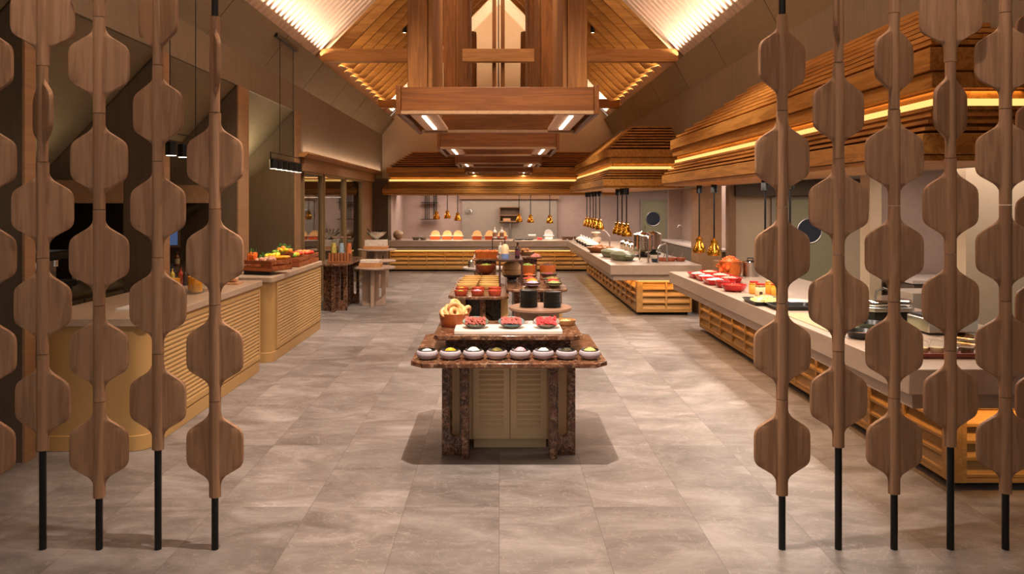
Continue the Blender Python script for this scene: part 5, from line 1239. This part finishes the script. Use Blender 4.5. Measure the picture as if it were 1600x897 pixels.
# ================================================================ BACK COUNTER
BZ = .871
def onb(px, y=21.15): return PX(px, y), y
t = thing('stone_urn', 'round banded stone pot at the left end of the back counter', 'pot', (onb(622)[0], 21.2, BZ), 0)
M().lathe([(0, 0), (.08, 0), (.07, .025), (.13, .07), (.15, .14), (.148, .15), (0, .15)], seg=32).build('pot_body', P((150, 116, 88), .6), t)
M().lathe([(0, .152), (.148, .152), (.15, .165), (.12, .23), (.06, .27), (0, .275)], seg=32).build('lid', P((168, 134, 104), .6), t)
for px, sd in ((650, 'left'), (662, 'right')):
    bowl(onb(px)[0], 21.1, BZ, 'stone_bowl', '%s of two low grey stone bowls beside the round stone pot' % sd, .11, .08, P((110, 98, 84), .6), group='grey stone bowls')
for i, px in enumerate((679, 698, 715, 745, 765, 785)):
    t = thing('toaster_box', 'orange box with arched cream back on the back counter, %s from the left' % ords[i], 'warming box', (onb(px)[0], 21.35, BZ), 0, 'orange arched boxes')
    M().box(-.13, .13, -.13, .1, 0, .1).build('orange_base', P((214, 92, 40), .4, .05), t, bevel=.006)
    M().box(-.155, .155, -.14, .11, .1, .115).build('shelf', P((232, 190, 150), .5, .05), t)
    M().prism([(.12 * math.cos(R(a)), .15 + .11 * math.sin(R(a))) for a in range(0, 181, 12)] + [(-.12, .115), (.12, .115)], .02, .1, 'y').build('arched_back', P((244, 200, 140), .5, .05), t)
t = thing('arched_stand', 'white arched stand with a white tray near the right of the back counter', 'stand', (onb(858)[0], 21.35, BZ), 0)
M().box(-.11, .11, -.12, .1, 0, .11).build('base', MT['white'], t, bevel=.006); M().box(-.15, .15, -.14, .11, .11, .125).build('shelf', MT['white'], t)
M().prism([(.12 * math.cos(R(a)), .16 + .13 * math.sin(R(a))) for a in range(0, 181, 12)] + [(-.12, .125), (.12, .125)], .02, .1, 'y').build('arched_back', MT['white'], t)
for px, lb in ((811, 'left'), (826, 'right')):
    tag(M().lathe([(0, 0), (.1, 0), (.15, .02), (.15, .026), (.1, .01), (0, .01)], seg=32).build('dark_plate', MT['blackc'], loc=(onb(px)[0], 21.1, BZ)), '%s of two dark shallow plates on the back counter' % lb, 'plate', 'dark shallow plates')
tag(M().cbox((0, 0, .035), (.14, .1, .07)).build('red_caddy', P((196, 70, 56), .4), loc=(onb(843)[0], 21.1, BZ), bevel=.008), 'small red caddy left of the white arched stand', 'caddy')
t = thing('folded_cloth', 'white folded napkins on the back counter behind the dark plates', 'napkins', (onb(832)[0], 21.5, BZ), 0)
M().cbox((0, 0, .05), (.2, .14, .1)).build('holder', MT['steel'], t); M().cbox((0, -.02, .115), (.22, .12, .03), (.2, 0, 0)).build('napkin', MT['white'], t)
for i, px in enumerate((882, 891, 901)):
    bowl(onb(px)[0], 21.15, BZ, 'brown_bowl', 'small brown bowl at the right end of the back counter, %s from the left' % ords[i], .09, .09, P((112, 80, 60), .5), group='small brown bowls')
t = thing('wall_rack', 'tall black slatted wall rack with two shelves on the back wall', 'rack', (PX(664, 23.9), 23.9, 0), 0)
for i, dx in enumerate((.0, .06, .12, .27, .31, .36)): M().box(dx, dx + .022, 0, .025, 1.38 if i < 3 else (1.38 if i < 5 else 1.7), 2.5).build('upright', MT['black'], t)
for z in (1.38, 1.92): M().box(-.12, .42, -.16, .02, z, z + .025).build('shelf', MT['black'], t)
t = thing('wall_shelf_unit', 'small pale wooden wall shelf with bowls on the grey recess wall', 'shelf', (PX(780, 23.8), 23.7, PZ(347, 23.7)), 0)
W_ = PX(812, 23.7) - PX(780, 23.7)
M().box(0, W_, 0, .14, 0, .03).build('lower_shelf', MT['tan'], t); M().box(0, W_, 0, .14, .2, .225).build('middle_shelf', MT['tan'], t); M().box(0, W_, 0, .14, .46, .49).build('top_board', MT['tan'], t)
M().box(0, .03, 0, .14, .03, .46).build('side_board', MT['tan'], t); M().box(W_ - .03, W_, 0, .14, .03, .46).build('side_board', MT['tan'], t)
M().box(.03, W_ - .03, .12, .14, .03, .46).build('back_board', MT['brown'], t)
tag(M().box(-.12, .12, -.04, .04, 0, .09).build('wooden_box', P((190, 140, 100), .5), loc=(PX(792, 23.6), 23.76, PZ(347, 23.7) + .031)), 'small wooden box on the lower board of the pale wall shelf', 'box')
t = thing('wall_tap', 'steel pot-filler tap mounted on the grey recess wall', 'tap', (PX(731, 23.8), 23.86, PZ(329, 23.8)), 0)
M().cyl((0, 0, 0), (0, -.1, 0), .07, 20).build('flange', MT['steel'], t); M().tube([(0, -.1, 0), (.1, -.16, .03), (.14, -.2, -.05)], .02).build('spout', MT['steel'], t)
t = thing('hood_post', 'thin steel upright below the pale wall shelf', 'post', (PX(797, 23.8), 23.8, 0), 0)
M().cyl((0, 0, 0), (0, 0, PZ(349, 23.8)), .03, 12).build('pole', MT['steel'], t); M().box(-.06, .06, -.05, .05, 0, .02).build('foot_plate', MT['steel'], t)
